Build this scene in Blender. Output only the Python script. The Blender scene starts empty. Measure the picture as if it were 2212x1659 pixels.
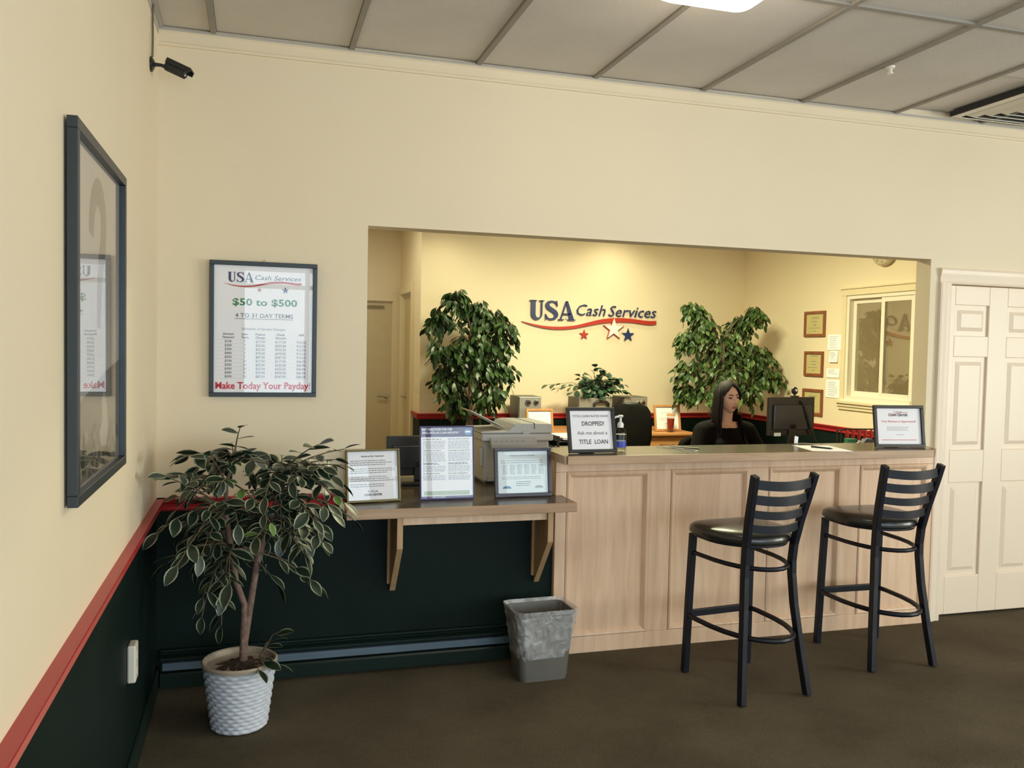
import bpy, bmesh, math, random
from mathutils import Vector, Matrix, Euler
D = bpy.data; SC = bpy.context.scene; COL = SC.collection
PI = math.pi; R = math.radians
random.seed(7)

# ------------------------------------------------------------------ camera
cam_d = D.cameras.new('camera'); cam = D.objects.new('camera', cam_d); COL.objects.link(cam)
cam_d.sensor_width = 36; cam_d.lens = 30.232; cam_d.clip_start = .02
rt = Vector((.9580, -.2860, .0196)); fw = Vector((.2856, .9575, -.0404)); rt.normalize()
fw = (fw - rt * fw.dot(rt)).normalized(); up = rt.cross(fw)
M = Matrix((rt, up, -fw)).transposed().to_4x4(); M.translation = (.4177, -4.1354, 1.5673)
cam.matrix_world = M; SC.camera = cam

# ------------------------------------------------------------------ world, lights, exposure
SC.view_settings.view_transform = 'Standard'; SC.view_settings.look = 'None'
SC.view_settings.gamma = 1; SC.view_settings.use_curve_mapping = False
SC.view_settings.exposure = 0.30
w = D.worlds.new('sky'); SC.world = w; w.use_nodes = True
w.node_tree.nodes['Background'].inputs[0].default_value = (.62, .78, 1, 1)
w.node_tree.nodes['Background'].inputs[1].default_value = 1.0
SC.cycles.use_denoising = True
SC.cycles.max_bounces = 8; SC.cycles.diffuse_bounces = 5; SC.cycles.glossy_bounces = 4
SC.cycles.transparent_max_bounces = 16; SC.cycles.caustics_reflective = False; SC.cycles.caustics_refractive = False

def area(name, loc, target, sx, sy, power, col):
    l = D.lights.new(name, 'AREA'); l.shape = 'RECTANGLE'; l.size = sx; l.size_y = sy; l.energy = power; l.color = col
    o = D.objects.new(name, l); COL.objects.link(o); o.location = loc
    o.rotation_euler = (Vector(target) - Vector(loc)).to_track_quat('-Z', 'Y').to_euler(); return o
DAY = (.76, .88, 1.0)
WIN = [(.25, 1.75), (1.95, 3.45), (3.65, 5.15), (5.35, 6.85)]
for (a, b), pw in zip(WIN, (64, 55, 38, 26)):
    area('daylight', ((a + b) / 2, -6.45, 1.35), ((a + b) / 2, 0, 1.0), 1.5, 1.6, pw, DAY)
for yy in (-5.2, -3.5):
    area('daylight', (8.2, yy, 1.5), (0, yy + 1.2, 1.3), 1.5, 1.8, 140, (1, .975, .90))  # light for the added side windows, brightens the left wall
def spot(name, loc, power, col, size=R(110), blend=.8, rad=.06):
    l = D.lights.new(name, 'SPOT'); l.energy = power; l.color = col; l.spot_size = size; l.spot_blend = blend; l.shadow_soft_size = rad
    o = D.objects.new(name, l); COL.objects.link(o); o.location = loc; return o
def point(name, loc, power, col, rad=.1):
    l = D.lights.new(name, 'POINT'); l.energy = power; l.color = col; l.shadow_soft_size = rad
    o = D.objects.new(name, l); COL.objects.link(o); o.location = loc; return o
WARM = (1, .98, .62)
spot('ceiling_spot', (4.15, 4.20, 2.93), 20, (1, .92, .58), R(150), 1.0)
spot('ceiling_spot', (2.25, 4.2, 2.93), 12, (1, .92, .58), R(140), 1.0)
area('office_light', (3.5, 2.4, 2.93), (3.5, 2.4, 0), 1.2, .6, 136, (1, .97, .60))
area('hall_light', (1.3, 4.6, 2.93), (1.3, 4.6, 0), .3, .3, 9, (1, .98, .72))
area('next_room_fill', (7.0, 2.5, 2.9), (7.0, 2.5, 0), .6, .6, 34, (1, .93, .58))  # unseen fill lamp, added so the room behind the sliding window isn't dark
area('lobby_light', (3.6, -3.6, 2.93), (3.6, -3.6, 0), 1.2, .6, 5, (1, .93, .82))

# ------------------------------------------------------------------ materials
def nodes(name):
    m = D.materials.new(name); m.use_nodes = True; nt = m.node_tree
    return m, nt, nt.nodes['Principled BSDF']
def mat(name, col, rough=.5, metal=0, var=.06, scale=8, bump=0, bscale=60, spec=.5, coat=0, emit=0):
    m, nt, b = nodes(name)
    b.inputs['Roughness'].default_value = rough; b.inputs['Metallic'].default_value = metal
    b.inputs['Specular IOR Level'].default_value = spec
    if coat: b.inputs['Coat Weight'].default_value = coat; b.inputs['Coat Roughness'].default_value = .1
    tc = nt.nodes.new('ShaderNodeTexCoord')
    n = nt.nodes.new('ShaderNodeTexNoise'); n.inputs['Scale'].default_value = scale; n.inputs['Detail'].default_value = 4
    nt.links.new(tc.outputs['Object'], n.inputs['Vector'])
    cr = nt.nodes.new('ShaderNodeValToRGB')
    cr.color_ramp.elements[0].position = .3; cr.color_ramp.elements[1].position = .7
    cr.color_ramp.elements[0].color = tuple(c * (1 - var) for c in col) + (1,)
    cr.color_ramp.elements[1].color = tuple(min(1, c * (1 + var)) for c in col) + (1,)
    nt.links.new(n.outputs['Fac'], cr.inputs[0]); nt.links.new(cr.outputs[0], b.inputs['Base Color'])
    if bump:
        n2 = nt.nodes.new('ShaderNodeTexNoise'); n2.inputs['Scale'].default_value = bscale; n2.inputs['Detail'].default_value = 3
        nt.links.new(tc.outputs['Object'], n2.inputs['Vector'])
        bp = nt.nodes.new('ShaderNodeBump'); bp.inputs['Strength'].default_value = bump; bp.inputs['Distance'].default_value = .01
        nt.links.new(n2.outputs['Fac'], bp.inputs['Height']); nt.links.new(bp.outputs[0], b.inputs['Normal'])
    if emit:
        b.inputs['Emission Color'].default_value = tuple(col) + (1,); b.inputs['Emission Strength'].default_value = emit
    return m
def wood(name, c1, c2, rough=.45, stretch=(12, 12, .7), scale=3):
    m, nt, b = nodes(name); b.inputs['Roughness'].default_value = rough
    tc = nt.nodes.new('ShaderNodeTexCoord'); mp = nt.nodes.new('ShaderNodeMapping'); mp.inputs['Scale'].default_value = stretch
    n = nt.nodes.new('ShaderNodeTexNoise'); n.inputs['Scale'].default_value = scale; n.inputs['Detail'].default_value = 6; n.inputs['Distortion'].default_value = .6
    cr = nt.nodes.new('ShaderNodeValToRGB'); cr.color_ramp.elements[0].position = .28; cr.color_ramp.elements[1].position = .72
    cr.color_ramp.elements[0].color = c1 + (1,); cr.color_ramp.elements[1].color = c2 + (1,)
    L = nt.links.new
    L(tc.outputs['Object'], mp.inputs['Vector']); L(mp.outputs[0], n.inputs['Vector']); L(n.outputs['Fac'], cr.inputs[0]); L(cr.outputs[0], b.inputs['Base Color'])
    bp = nt.nodes.new('ShaderNodeBump'); bp.inputs['Strength'].default_value = .08; bp.inputs['Distance'].default_value = .004
    L(n.outputs['Fac'], bp.inputs['Height']); L(bp.outputs[0], b.inputs['Normal'])
    return m
def glass_mat(name, tint=(1, 1, 1), ior=1.5, rough=.0):
    m = D.materials.new(name); m.use_nodes = True; nt = m.node_tree; nt.nodes.clear()
    o = nt.nodes.new('ShaderNodeOutputMaterial'); mx = nt.nodes.new('ShaderNodeMixShader')
    t = nt.nodes.new('ShaderNodeBsdfTransparent'); t.inputs[0].default_value = tint + (1,)
    g = nt.nodes.new('ShaderNodeBsdfGlossy'); g.inputs['Roughness'].default_value = rough
    lw = nt.nodes.new('ShaderNodeLayerWeight'); lw.inputs['Blend'].default_value = .5
    pw = nt.nodes.new('ShaderNodeMath'); pw.operation = 'POWER'; pw.inputs[1].default_value = 5
    f = nt.nodes.new('ShaderNodeMath'); f.operation = 'MULTIPLY_ADD'; f0 = ((ior - 1) / (ior + 1)) ** 2; f.inputs[1].default_value = 1 - f0; f.inputs[2].default_value = f0
    L = nt.links.new
    L(lw.outputs['Facing'], pw.inputs[0]); L(pw.outputs[0], f.inputs[0])
    L(f.outputs[0], mx.inputs[0]); L(t.outputs[0], mx.inputs[1]); L(g.outputs[0], mx.inputs[2]); L(mx.outputs[0], o.inputs[0])
    return m
PAINT = mat('cream_paint', (.80, .685, .505), .62, var=.015, scale=1.5, bump=.05, bscale=220, spec=.25)
GREEN = mat('green_paint', (.0045, .013, .0105), .55, var=.1, scale=3, bump=.04, bscale=150, spec=.15)
GREENT = mat('green_trim_paint', (.006, .018, .014), .35, var=.08)
RED = mat('red_paint', (.40, .022, .028), .38, var=.05)
TILE = mat('ceiling_tile', (.66, .61, .56), .9, var=.04, scale=3, bump=.25, bscale=180, spec=.1)
GRID = mat('ceiling_grid_metal', (.34, .31, .27), .85, var=.05, spec=.1)
ANGLE = mat('wall_angle_metal', (.50, .46, .41), .55)
WHITE = mat('white_door_paint', (.84, .71, .57), .4, var=.01, scale=2)
TRIMP = mat('cream_trim_paint', (.76, .65, .45), .4, var=.01)
YDOOR = mat('beige_door_paint', (.60, .50, .32), .5, var=.03)
VINYL = mat('white_vinyl', (.80, .74, .64), .35, var=.01)
MAPLE = wood('pickled_maple', (.70, .46, .30), (.84, .60, .415), .42, (9, 9, .8), 3)
MAPLEX = wood('maple_edging', (.36, .22, .125), (.52, .35, .22), .4, (.8, 9, 9), 3)
BRKT = wood('bracket_maple', (.42, .25, .12), (.55, .36, .19), .45, (9, 9, 1), 3)
LAM = mat('grey_brown_laminate', (.11, .09, .068), .22, var=.25, scale=140, spec=.55)
OAK = wood('honey_oak', (.40, .17, .055), (.56, .27, .10), .4, (1, 8, 8), 3)
OAKF = wood('oak_frame_wood', (.45, .20, .07), (.60, .29, .12), .4)
CHERRY = wood('certificate_frame_wood', (.20, .065, .03), (.32, .11, .05), .4)
BLK = mat('black_powder_coat', (.007, .008, .014), .42, var=.1, spec=.3)
VIN = mat('black_vinyl', (.012, .012, .011), .30, var=.1, bump=.05, bscale=90, coat=.25)
FRBLK = mat('black_frame', (.016, .015, .018), .35)
FRSLT = mat('slate_frame', (.020, .029, .036), .4)
FRGLD = mat('aged_gold_frame', (.13, .10, .035), .35, metal=.5)
FRPUR = mat('dark_mauve_frame', (.045, .035, .06), .35)
PAPER = mat('white_paper', (.93, .92, .98), .6, var=.01)
PAPERB = mat('bluish_paper', (.82, .93, .98), .5, var=.02)
CREAMP = mat('yellow_parchment', (.62, .52, .24), .6, var=.05)
PRN = mat('printer_grey_plastic', (.42, .42, .43), .45, var=.02)
PRND = mat('printer_dark_plastic', (.05, .05, .055), .4)
PLB = mat('black_plastic', (.012, .012, .013), .35)
PLB2 = mat('matte_black_plastic', (.02, .02, .022), .6)
SCRB = mat('bluish_black_plastic', (.022, .026, .036), .25)
FAB = mat('black_fabric', (.006, .0055, .005), .9, var=.2, bump=.2, bscale=300, spec=.08)
FAB2 = mat('black_knit', (.007, .006, .006), .9, var=.2, bump=.2, bscale=200, spec=.08)
SKIN = mat('skin', (.70, .42, .33), .5, var=.04, scale=12)
HAIR = mat('dark_hair', (.010, .0065, .006), .7, var=.3, scale=40, spec=.25)
LIPS = mat('lips', (.34, .10, .09), .4)
EYEW = mat('eye_white', (.55, .50, .47), .3)
CHR = mat('chrome', (.62, .60, .57), .22, metal=1)
STEEL = mat('brushed_grey_metal', (.42, .41, .38), .4, metal=.6)
DGREY = mat('dark_grey_metal', (.10, .095, .085), .45, metal=.3)
BIN = mat('taupe_bin_plastic', (.165, .155, .138), .45)
SOIL = mat('moss_and_soil', (.085, .06, .04), .95, var=.5, scale=60, bump=.6, bscale=90)
BARK = mat('bark', (.21, .13, .10), .85, var=.35, scale=35, bump=.5, bscale=70)
TWIG = mat('twig', (.14, .10, .06), .8, var=.2)
WICK = mat('white_painted_wicker', (.66, .68, .74), .55, var=.08, scale=30)
WICKI = mat('pale_wicker_rim', (.45, .36, .27), .7, var=.15, scale=30)
LEAFD = mat('dark_green_leaf', (.017, .032, .018), .42, var=.25, scale=20)
LEAFE = mat('cream_leaf_edge', (.34, .38, .25), .5, var=.1, scale=20)
LEAFB = mat('bright_green_leaf', (.10, .20, .035), .45, var=.2, scale=20)
LEAF1 = mat('ficus_leaf', (.035, .075, .02), .42, var=.3, scale=15)
LEAF2 = mat('pale_ficus_leaf', (.10, .16, .045), .42, var=.3, scale=15)
LEAF3 = mat('pothos_leaf', (.035, .085, .045), .4, var=.3, scale=15)
NAVY = mat('navy_sign_enamel', (.018, .032, .13), .4, var=.02)
SRED = mat('red_sign_enamel', (.48, .035, .022), .4, var=.02)
SWHT = mat('white_sign_enamel', (.88, .84, .78), .4, var=.01)
TRED = mat('red_print', (.62, .02, .06), .6, var=.01)
TGRN = mat('green_print', (.05, .24, .09), .6, var=.01)
TBLK = mat('dark_print', (.03, .03, .045), .6, var=.01)
TGRY = mat('grey_print', (.20, .20, .24), .6, var=.01)
TLGT = mat('pale_grey_print', (.42, .44, .50), .6, var=.01)
TPUR = mat('purple_print', (.06, .05, .16), .5, var=.01)
TBLU = mat('blue_print', (.10, .25, .50), .5, var=.01)
TSAGE = mat('sage_print', (.45, .56, .44), .6, var=.01)
GLASS = glass_mat('picture_glass', ior=1.33)
WGLASS = glass_mat('window_glass', (.93, .95, .93), ior=1.9)
LAMP = mat('lit_opal_glass', (1, .93, .80), .4, emit=3.2, var=0)

def carpet_mat():
    m, nt, b = nodes('olive_brown_carpet'); b.inputs['Roughness'].default_value = 1; b.inputs['Specular IOR Level'].default_value = .05
    tc = nt.nodes.new('ShaderNodeTexCoord'); L = nt.links.new
    def nz(s, d=4):
        n = nt.nodes.new('ShaderNodeTexNoise'); n.inputs['Scale'].default_value = s; n.inputs['Detail'].default_value = d
        L(tc.outputs['Object'], n.inputs['Vector']); return n
    f, g, h = nz(170), nz(2.2), nz(28)
    cr = nt.nodes.new('ShaderNodeValToRGB'); e = cr.color_ramp.elements
    e[0].position = .32; e[0].color = (.066, .053, .034, 1); e[1].position = .68; e[1].color = (.16, .13, .088, 1)
    ad = nt.nodes.new('ShaderNodeMath'); ad.operation = 'MULTIPLY_ADD'; ad.inputs[1].default_value = .45
    L(g.outputs['Fac'], ad.inputs[0])
    m2 = nt.nodes.new('ShaderNodeMath'); m2.operation = 'MULTIPLY_ADD'; m2.inputs[1].default_value = .45; L(f.outputs['Fac'], m2.inputs[0])
    m3 = nt.nodes.new('ShaderNodeMath'); m3.operation = 'MULTIPLY'; m3.inputs[1].default_value = .12; L(h.outputs['Fac'], m3.inputs[0])
    L(m3.outputs[0], m2.inputs[2]); L(m2.outputs[0], ad.inputs[2]); L(ad.outputs[0], cr.inputs[0]); L(cr.outputs[0], b.inputs['Base Color'])
    bp = nt.nodes.new('ShaderNodeBump'); bp.inputs['Strength'].default_value = .9; bp.inputs['Distance'].default_value = .006
    L(f.outputs['Fac'], bp.inputs['Height']); L(bp.outputs[0], b.inputs['Normal']); return m
CARPET = carpet_mat()

# ------------------------------------------------------------------ mesh builder
class MB:
    def __init__(s): s.v = []; s.f = []; s.m = []
    def add(s, vs, fs, mi=0, mx=None):
        k = len(s.v)
        s.v += [tuple(mx @ Vector(p)) if mx else tuple(p) for p in vs]
        s.f += [tuple(i + k for i in f) for f in fs]; s.m += [mi] * len(fs); return s
    def box(s, x0, x1, y0, y1, z0, z1, mi=0, mx=None):
        vs = [(x, y, z) for x in (x0, x1) for y in (y0, y1) for z in (z0, z1)]
        fs = [(0, 1, 3, 2), (4, 6, 7, 5), (0, 4, 5, 1), (2, 3, 7, 6), (0, 2, 6, 4), (1, 5, 7, 3)]
        return s.add(vs, fs, mi, mx)
    def prism(s, poly, a, b, axis='y', mi=0, mx=None):
        def P(p, t):
            return {'y': (p[0], t, p[1]), 'z': (p[0], p[1], t), 'x': (t, p[0], p[1])}[axis]
        n = len(poly); vs = [P(p, a) for p in poly] + [P(p, b) for p in poly]
        fs = [tuple(range(n)), tuple(range(2 * n - 1, n - 1, -1))] + [(i, i + n, (i + 1) % n + n, (i + 1) % n) for i in range(n)]
        return s.add(vs, fs, mi, mx)
    def ribbon(s, top, bot, a, b, mi=0, mx=None):          # solid between two polylines in x,z from y=a to y=b
        n = len(top); vs = [(p[0], a, p[1]) for p in top] + [(p[0], a, p[1]) for p in bot] + [(p[0], b, p[1]) for p in top] + [(p[0], b, p[1]) for p in bot]
        fs = []
        for i in range(n - 1):
            fs += [(i, i + 1, n + i + 1, n + i), (2 * n + i + 1, 2 * n + i, 3 * n + i, 3 * n + i + 1), (i + 1, i, 2 * n + i, 2 * n + i + 1), (n + i, n + i + 1, 3 * n + i + 1, 3 * n + i)]
        fs += [(0, n, 3 * n, 2 * n), (n - 1, 3 * n - 1, 4 * n - 1, 2 * n - 1)]
        return s.add(vs, fs, mi, mx)
    def tube(s, path, r, n=8, mi=0, mx=None, sq=None, caps=True):
        path = [Vector(p) for p in path]; rs = r if isinstance(r, (list, tuple)) else [r] * len(path)
        vs = []; fs = []
        t0 = (path[1] - path[0]).normalized(); u = t0.orthogonal().normalized()
        if abs(t0.z) < .9: u = t0.cross(Vector((0, 0, 1))).normalized()
        else: u = (Vector((1, 0, 0)) - t0 * t0.x).normalized()
        for i, p in enumerate(path):
            if i == 0: t = path[1] - p
            elif i == len(path) - 1: t = p - path[-2]
            else: t = (path[i + 1] - p).normalized() + (p - path[i - 1]).normalized()
            t.normalize(); u = (u - t * u.dot(t)).normalized(); w_ = t.cross(u)
            for k in range(n):
                a = 2 * PI * k / n + (PI / 4 if n == 4 else 0)
                if sq: cx, cy = (sq[0] * (1 if math.cos(a) > 0 else -1), sq[1] * (1 if math.sin(a) > 0 else -1))
                else: cx, cy = rs[i] * math.cos(a), rs[i] * math.sin(a)
                vs.append(p + u * cx + w_ * cy)
        for i in range(len(path) - 1):
            for k in range(n):
                a, b = i * n + k, i * n + (k + 1) % n
                fs.append((a, b, b + n, a + n))
        if caps: fs += [tuple(range(n - 1, -1, -1)), tuple(range(len(vs) - n, len(vs)))]
        return s.add(vs, fs, mi, mx)
    def lathe(s, prof, n=24, mi=0, mx=None, sx=1, sy=1, close=False):
        vs = []; fs = []
        for r, z in prof:
            for k in range(n):
                a = 2 * PI * k / n; vs.append((r * math.cos(a) * sx, r * math.sin(a) * sy, z))
        for i in range(len(prof) - 1):
            for k in range(n):
                a, b = i * n + k, i * n + (k + 1) % n; fs.append((a, b, b + n, a + n))
        fs += [tuple(range(n - 1, -1, -1)), tuple(range(len(vs) - n, len(vs)))]
        return s.add(vs, fs, mi, mx)
    def ball(s, c, r, mi=0, n=12, mx=None):
        rx, ry, rz = r if isinstance(r, (tuple, list)) else (r, r, r)
        vs = []; fs = []; h = n // 2 + 1
        for i in range(h + 1):
            th = PI * i / h
            for k in range(n):
                a = 2 * PI * k / n; vs.append((c[0] + rx * math.sin(th) * math.cos(a), c[1] + ry * math.sin(th) * math.sin(a), c[2] - rz * math.cos(th)))
        for i in range(h):
            for k in range(n):
                a, b = i * n + k, i * n + (k + 1) % n; fs.append((a, b, b + n, a + n))
        return s.add(vs, fs, mi, mx)
    def mesh(s, name, mats, smooth=False):
        me = D.meshes.new(name); me.from_pydata(s.v, [], s.f)
        for m in (mats if isinstance(mats, (list, tuple)) else [mats]): me.materials.append(m)
        me.polygons.foreach_set('material_index', s.m)
        if smooth:
            me.polygons.foreach_set('use_smooth', [True] * len(s.f))
            bm = bmesh.new(); bm.from_mesh(me); bmesh.ops.remove_doubles(bm, verts=bm.verts, dist=1e-5)
            bmesh.ops.recalc_face_normals(bm, faces=bm.faces); bm.to_mesh(me); bm.free()
            if hasattr(me, 'set_sharp_from_angle'): me.set_sharp_from_angle(angle=R(40))
        else:
            bm = bmesh.new(); bm.from_mesh(me); bmesh.ops.recalc_face_normals(bm, faces=bm.faces); bm.to_mesh(me); bm.free()
        me.update(); return me

def place(name, me, parent=None, loc=(0, 0, 0), rot=(0, 0, 0), bevel=0, label=None, kind=None, scale=None):
    o = D.objects.new(name, me); COL.objects.link(o); o.location = loc; o.rotation_euler = rot
    if scale: o.scale = scale
    if parent: o.parent = parent
    if bevel:
        b = o.modifiers.new('bevel', 'BEVEL'); b.width = bevel; b.segments = 2; b.limit_method = 'ANGLE'; b.angle_limit = R(35)
    if label: o['label'] = label
    if kind: o['kind'] = kind
    return o
def part(name, mb, m, parent, smooth=False, **k): return place(name, mb.mesh(name, m, smooth), parent, **k)
def thing(name, label, cat, loc=(0, 0, 0), rz=0, group=None):
    o = D.objects.new(name, None); COL.objects.link(o); o.location = loc; o.rotation_euler = (0, 0, rz); o.empty_display_size = .1
    o['label'] = label; o['category'] = cat
    if group: o['group'] = group
    return o
def single(name, mb, m, label, cat, loc=(0, 0, 0), rz=0, group=None, smooth=False, bevel=0):
    o = place(name, mb.mesh(name, m, smooth), None, loc, (0, 0, rz), bevel); o['label'] = label; o['category'] = cat
    if group: o['group'] = group
    return o
def struct(name, mb, m, label=None, parent=None, smooth=False, bevel=0, loc=(0, 0, 0)):
    o = place(name, mb.mesh(name, m, smooth), parent, loc, bevel=bevel)
    if parent is None:
        o['kind'] = 'structure'; o['label'] = label; o['category'] = CATS.get(name.split('_')[0], 'trim')
    elif label: o['label'] = label
    return o
CATS = {'wall': 'wall', 'floor': 'floor', 'ceiling': 'ceiling', 'window': 'window', 'door': 'door', 'baseboard': 'baseboard', 'trim': 'trim'}
def dup(root, loc, rz, label=None):
    r = root.copy(); COL.objects.link(r); r.location = loc; r.rotation_euler = (0, 0, rz)
    if label: r['label'] = label
    for ch in list(root.children):
        c = ch.copy(); COL.objects.link(c); c.parent = r
        for g in ch.children:
            d = g.copy(); COL.objects.link(d); d.parent = c
    return r

# text -> flat mesh in local x,z facing -y, cap height given, width fitted when asked
def textmesh(body, h, width=None, shear=0, bold=0, align='CENTER', depth=.0004):
    c = D.curves.new('lettering', 'FONT'); c.body = body; c.size = 1; c.shear = shear; c.offset = bold; c.resolution_u = 2
    c.extrude = depth
    o = D.objects.new('tmp', c); COL.objects.link(o)
    dg = bpy.context.evaluated_depsgraph_get(); me = D.meshes.new_from_object(o.evaluated_get(dg)); D.objects.remove(o); D.curves.remove(c)
    xs = [v.co.x for v in me.vertices]; x0, x1 = min(xs), max(xs)
    sc = h / .70; sx = (width / (x1 - x0)) if width else sc
    cx = {'CENTER': (x0 + x1) / 2, 'LEFT': x0, 'RIGHT': x1}[align]
    for v in me.vertices:
        x, y, z = v.co; v.co = ((x - cx) * sx, -z, y * sc)
    return me
def text(body, x, z, h, m, parent, y=-.001, **k):
    me = textmesh(body, h, **k); me.materials.clear(); me.materials.append(m)
    bm = bmesh.new(); bm.from_mesh(me); bmesh.ops.recalc_face_normals(bm, faces=bm.faces); bm.to_mesh(me); bm.free()
    return place('lettering', me, parent, (x, y, z))
def textset(rows, m, parent, y=-.001, name='lettering'):   # many words joined into one printed part
    bm = bmesh.new()
    for (body, x, z, h, k) in rows:
        me = textmesh(body, h, **k); me.transform(Matrix.Translation((x, 0, z))); bm.from_mesh(me); D.meshes.remove(me)
    bmesh.ops.recalc_face_normals(bm, faces=bm.faces)
    me = D.meshes.new(name); bm.to_mesh(me); bm.free(); me.materials.clear(); me.materials.append(m)
    for p in me.polygons: p.material_index = 0
    return place(name, me, parent, (0, y, 0))
def textlines(n, x, z, w_, step, h, m, parent, y=-.001, seed=1, fill=(.75, 1.0)):   # unreadably small print: rows of short dashes
    rn = random.Random(seed); mb = MB()
    for i in range(n):
        zz = z - i * step; xx = x; end = x + w_ * rn.uniform(*fill)
        while xx < end:
            l = rn.uniform(.006, .02); l = min(l, end - xx + .002)
            mb.box(xx, xx + l, -.0003, .0003, zz - h / 2, zz + h / 2); xx += l + .003
    return part('small_print', mb, m, parent, loc=(0, y, 0))

# ------------------------------------------------------------------ the shell
HC = 2.95; T = .115; ZR = .838
XR = 5.83; YB = 4.65
struct('floor', MB().box(-.1, 8.1, -6.4, 6.3, -.05, 0), CARPET, 'olive brown cut-pile carpet')
struct('wall_left', MB().box(-.12, 0, -6.3, .115, 0, ZR, 1).box(-.12, 0, -6.3, .115, ZR, HC + .1, 0), [PAINT, GREEN], 'left wall, cream above the red rail and dark green below')
mb = MB()
mb.box(0, .928, 0, T, 0, ZR, 1).box(0, .928, 0, T, ZR, HC + .1)
mb.box(.928, 1.905, 0, T, 0, .786, 1)
mb.box(.928, 4.194, 0, T, 2.14, HC + .1)
mb.box(4.194, 4.335, 0, T, 0, HC + .1)
mb.box(4.335, 5.165, 0, T, 2.02, HC + .1)
mb.box(5.165, 8.1, 0, T, 0, HC + .1)
struct('wall_center', mb, [PAINT, GREEN], 'cream partition wall with the wide service opening')
RGREEN = GREEN
struct('wall_rear', MB().box(2.05, XR + .1, YB, YB + .12, 0, .84, 1).box(2.05, XR + .1, YB, YB + .12, .84, HC + .1)
       .box(2.05, 2.17, YB + .12, 5.09, 0, .84, 1).box(2.05, 2.17, YB + .12, 5.09, .84, HC + .1)
       .box(2.05, 2.17, 5.09, 5.80, 2.17, HC + .1).box(2.05, 2.17, 5.80, 6.05, 0, HC + .1), [PAINT, RGREEN], 'yellow cream rear wall that carries the sign')
struct('wall_right', MB().box(XR, XR + .12, T, YB, 0, .84, 1).box(XR, XR + .12, T, 1.93, .84, HC + .1).box(XR, XR + .12, 2.84, YB, .84, HC + .1)
       .box(XR, XR + .12, 1.93, 2.84, .84, 1.15).box(XR, XR + .12, 1.93, 2.84, 2.14, HC + .1), [PAINT, RGREEN], 'right wall of the office with the small sliding window')
struct('wall_hall', MB().box(.2, 1.20, 5.95, 6.07, 0, HC + .1).box(1.20, 2.0, 5.95, 6.07, 2.12, HC + .1).box(2.0, 2.05, 5.95, 6.07, 0, HC + .1)
       .box(.2, .3, T, 5.95, 0, HC + .1), PAINT, 'shaded walls of the hallway behind the office')
struct('wall_side', MB().box(8.0, 8.12, -6.4, -6.0, 0, HC + .1).box(8.0, 8.12, -6.0, -2.7, 0, .6).box(8.0, 8.12, -6.0, -2.7, 2.6, HC + .1).box(8.0, 8.12, -4.4, -4.3, .6, 2.6)
       .box(8.0, 8.12, -2.7, 5.2, 0, HC + .1).box(XR + .12, 8.0, 5.0, 5.12, 0, HC + .1), PAINT, 'far right side wall of the lobby and next room')
for i, (a, b) in enumerate(((-6.0, -4.4), (-4.3, -2.7))):  # unseen side windows, added as a source of light for the left wall
    fr = MB().box(8.03, 8.09, a, a + .05, .6, 2.6).box(8.03, 8.09, b - .05, b, .6, 2.6).box(8.04, 8.08, a + .05, b - .05, .6, .65).box(8.04, 8.08, a + .05, b - .05, 2.55, 2.6)
    wn = struct('window_%d' % (i + 6), fr, DGREY, ['added unseen side window nearer the storefront', 'added unseen side window nearer the white door'][i])
    part('pane', MB().box(8.059, 8.061, a + .05, b - .05, .65, 2.55), WGLASS, wn)
# storefront behind the camera
mb = MB().box(-.1, 8.1, -6.4, -6.28, 0, .55).box(-.1, 8.1, -6.4, -6.28, 2.55, HC + .1)
xs = [-.1] + [v for ab in WIN for v in ab] + [8.1]
for i in range(0, len(xs), 2): mb.box(xs[i], xs[i + 1], -6.4, -6.28, .55, 2.55)
struct('wall_front', mb, PAINT, 'storefront wall')
for i, (a, b) in enumerate(WIN):
    fr = MB()
    for x0, x1 in ((a, a + .05), ((a + b) / 2 - .025, (a + b) / 2 + .025), (b - .05, b)): fr.box(x0, x1, -6.37, -6.31, .55, 2.55)
    for z0, z1 in ((.55, .60), (1.95, 2.0), (2.50, 2.55)): fr.box(a + .05, b - .05, -6.36, -6.32, z0, z1)
    wn = struct('window_%d' % (i + 2), fr, DGREY, ['storefront window nearest the left wall', 'second storefront window from the left wall', 'third storefront window from the left wall', 'storefront window farthest from the left wall'][i])
    part('pane', MB().box(a + .05, b - .05, -6.341, -6.339, .6, 2.5), WGLASS, wn)

# ceiling: backing deck, T-grid and individual tiles
ceil = struct('ceiling', MB().box(-.1, 8.1, -6.4, 6.3, HC + .04, HC + .1), TILE, 'suspended ceiling of long lay-in tiles')
gx = [-.02] + [.23 + .61 * i for i in range(13)] + [8.0]
gy = [-6.28, -4.86, -3.64, -2.42, -1.2, -.0]
gm = MB()
for x in gx[1:-1]: gm.box(x - .012, x + .012, -6.28, 0, HC - .004, HC + .012)
for y in gy[1:-1]: gm.box(0, 8, y - .012, y + .012, HC - .0035, HC + .012)
part('grid', gm, GRID, ceil)
tmesh = {}
for i in range(len(gx) - 1):
    for j in range(len(gy) - 1):
        x0, x1, y0, y1 = max(gx[i], 0) + .014, gx[i + 1] - .014, gy[j] + .014, gy[j + 1] - .014
        if x0 < 4.3 < x1 and j == 4: y1 = -.72
        key = (round(x1 - x0, 3), round(y1 - y0, 3))
        if key not in tmesh:
            tmesh[key] = MB().box(-key[0] / 2, key[0] / 2, -key[1] / 2, key[1] / 2, 0, .015).mesh('tile', TILE)
        place('tile', tmesh[key], ceil, ((x0 + x1) / 2, (y0 + y1) / 2, HC + .006 + .002 * ((i * 7 + j * 3) % 3)))
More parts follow.
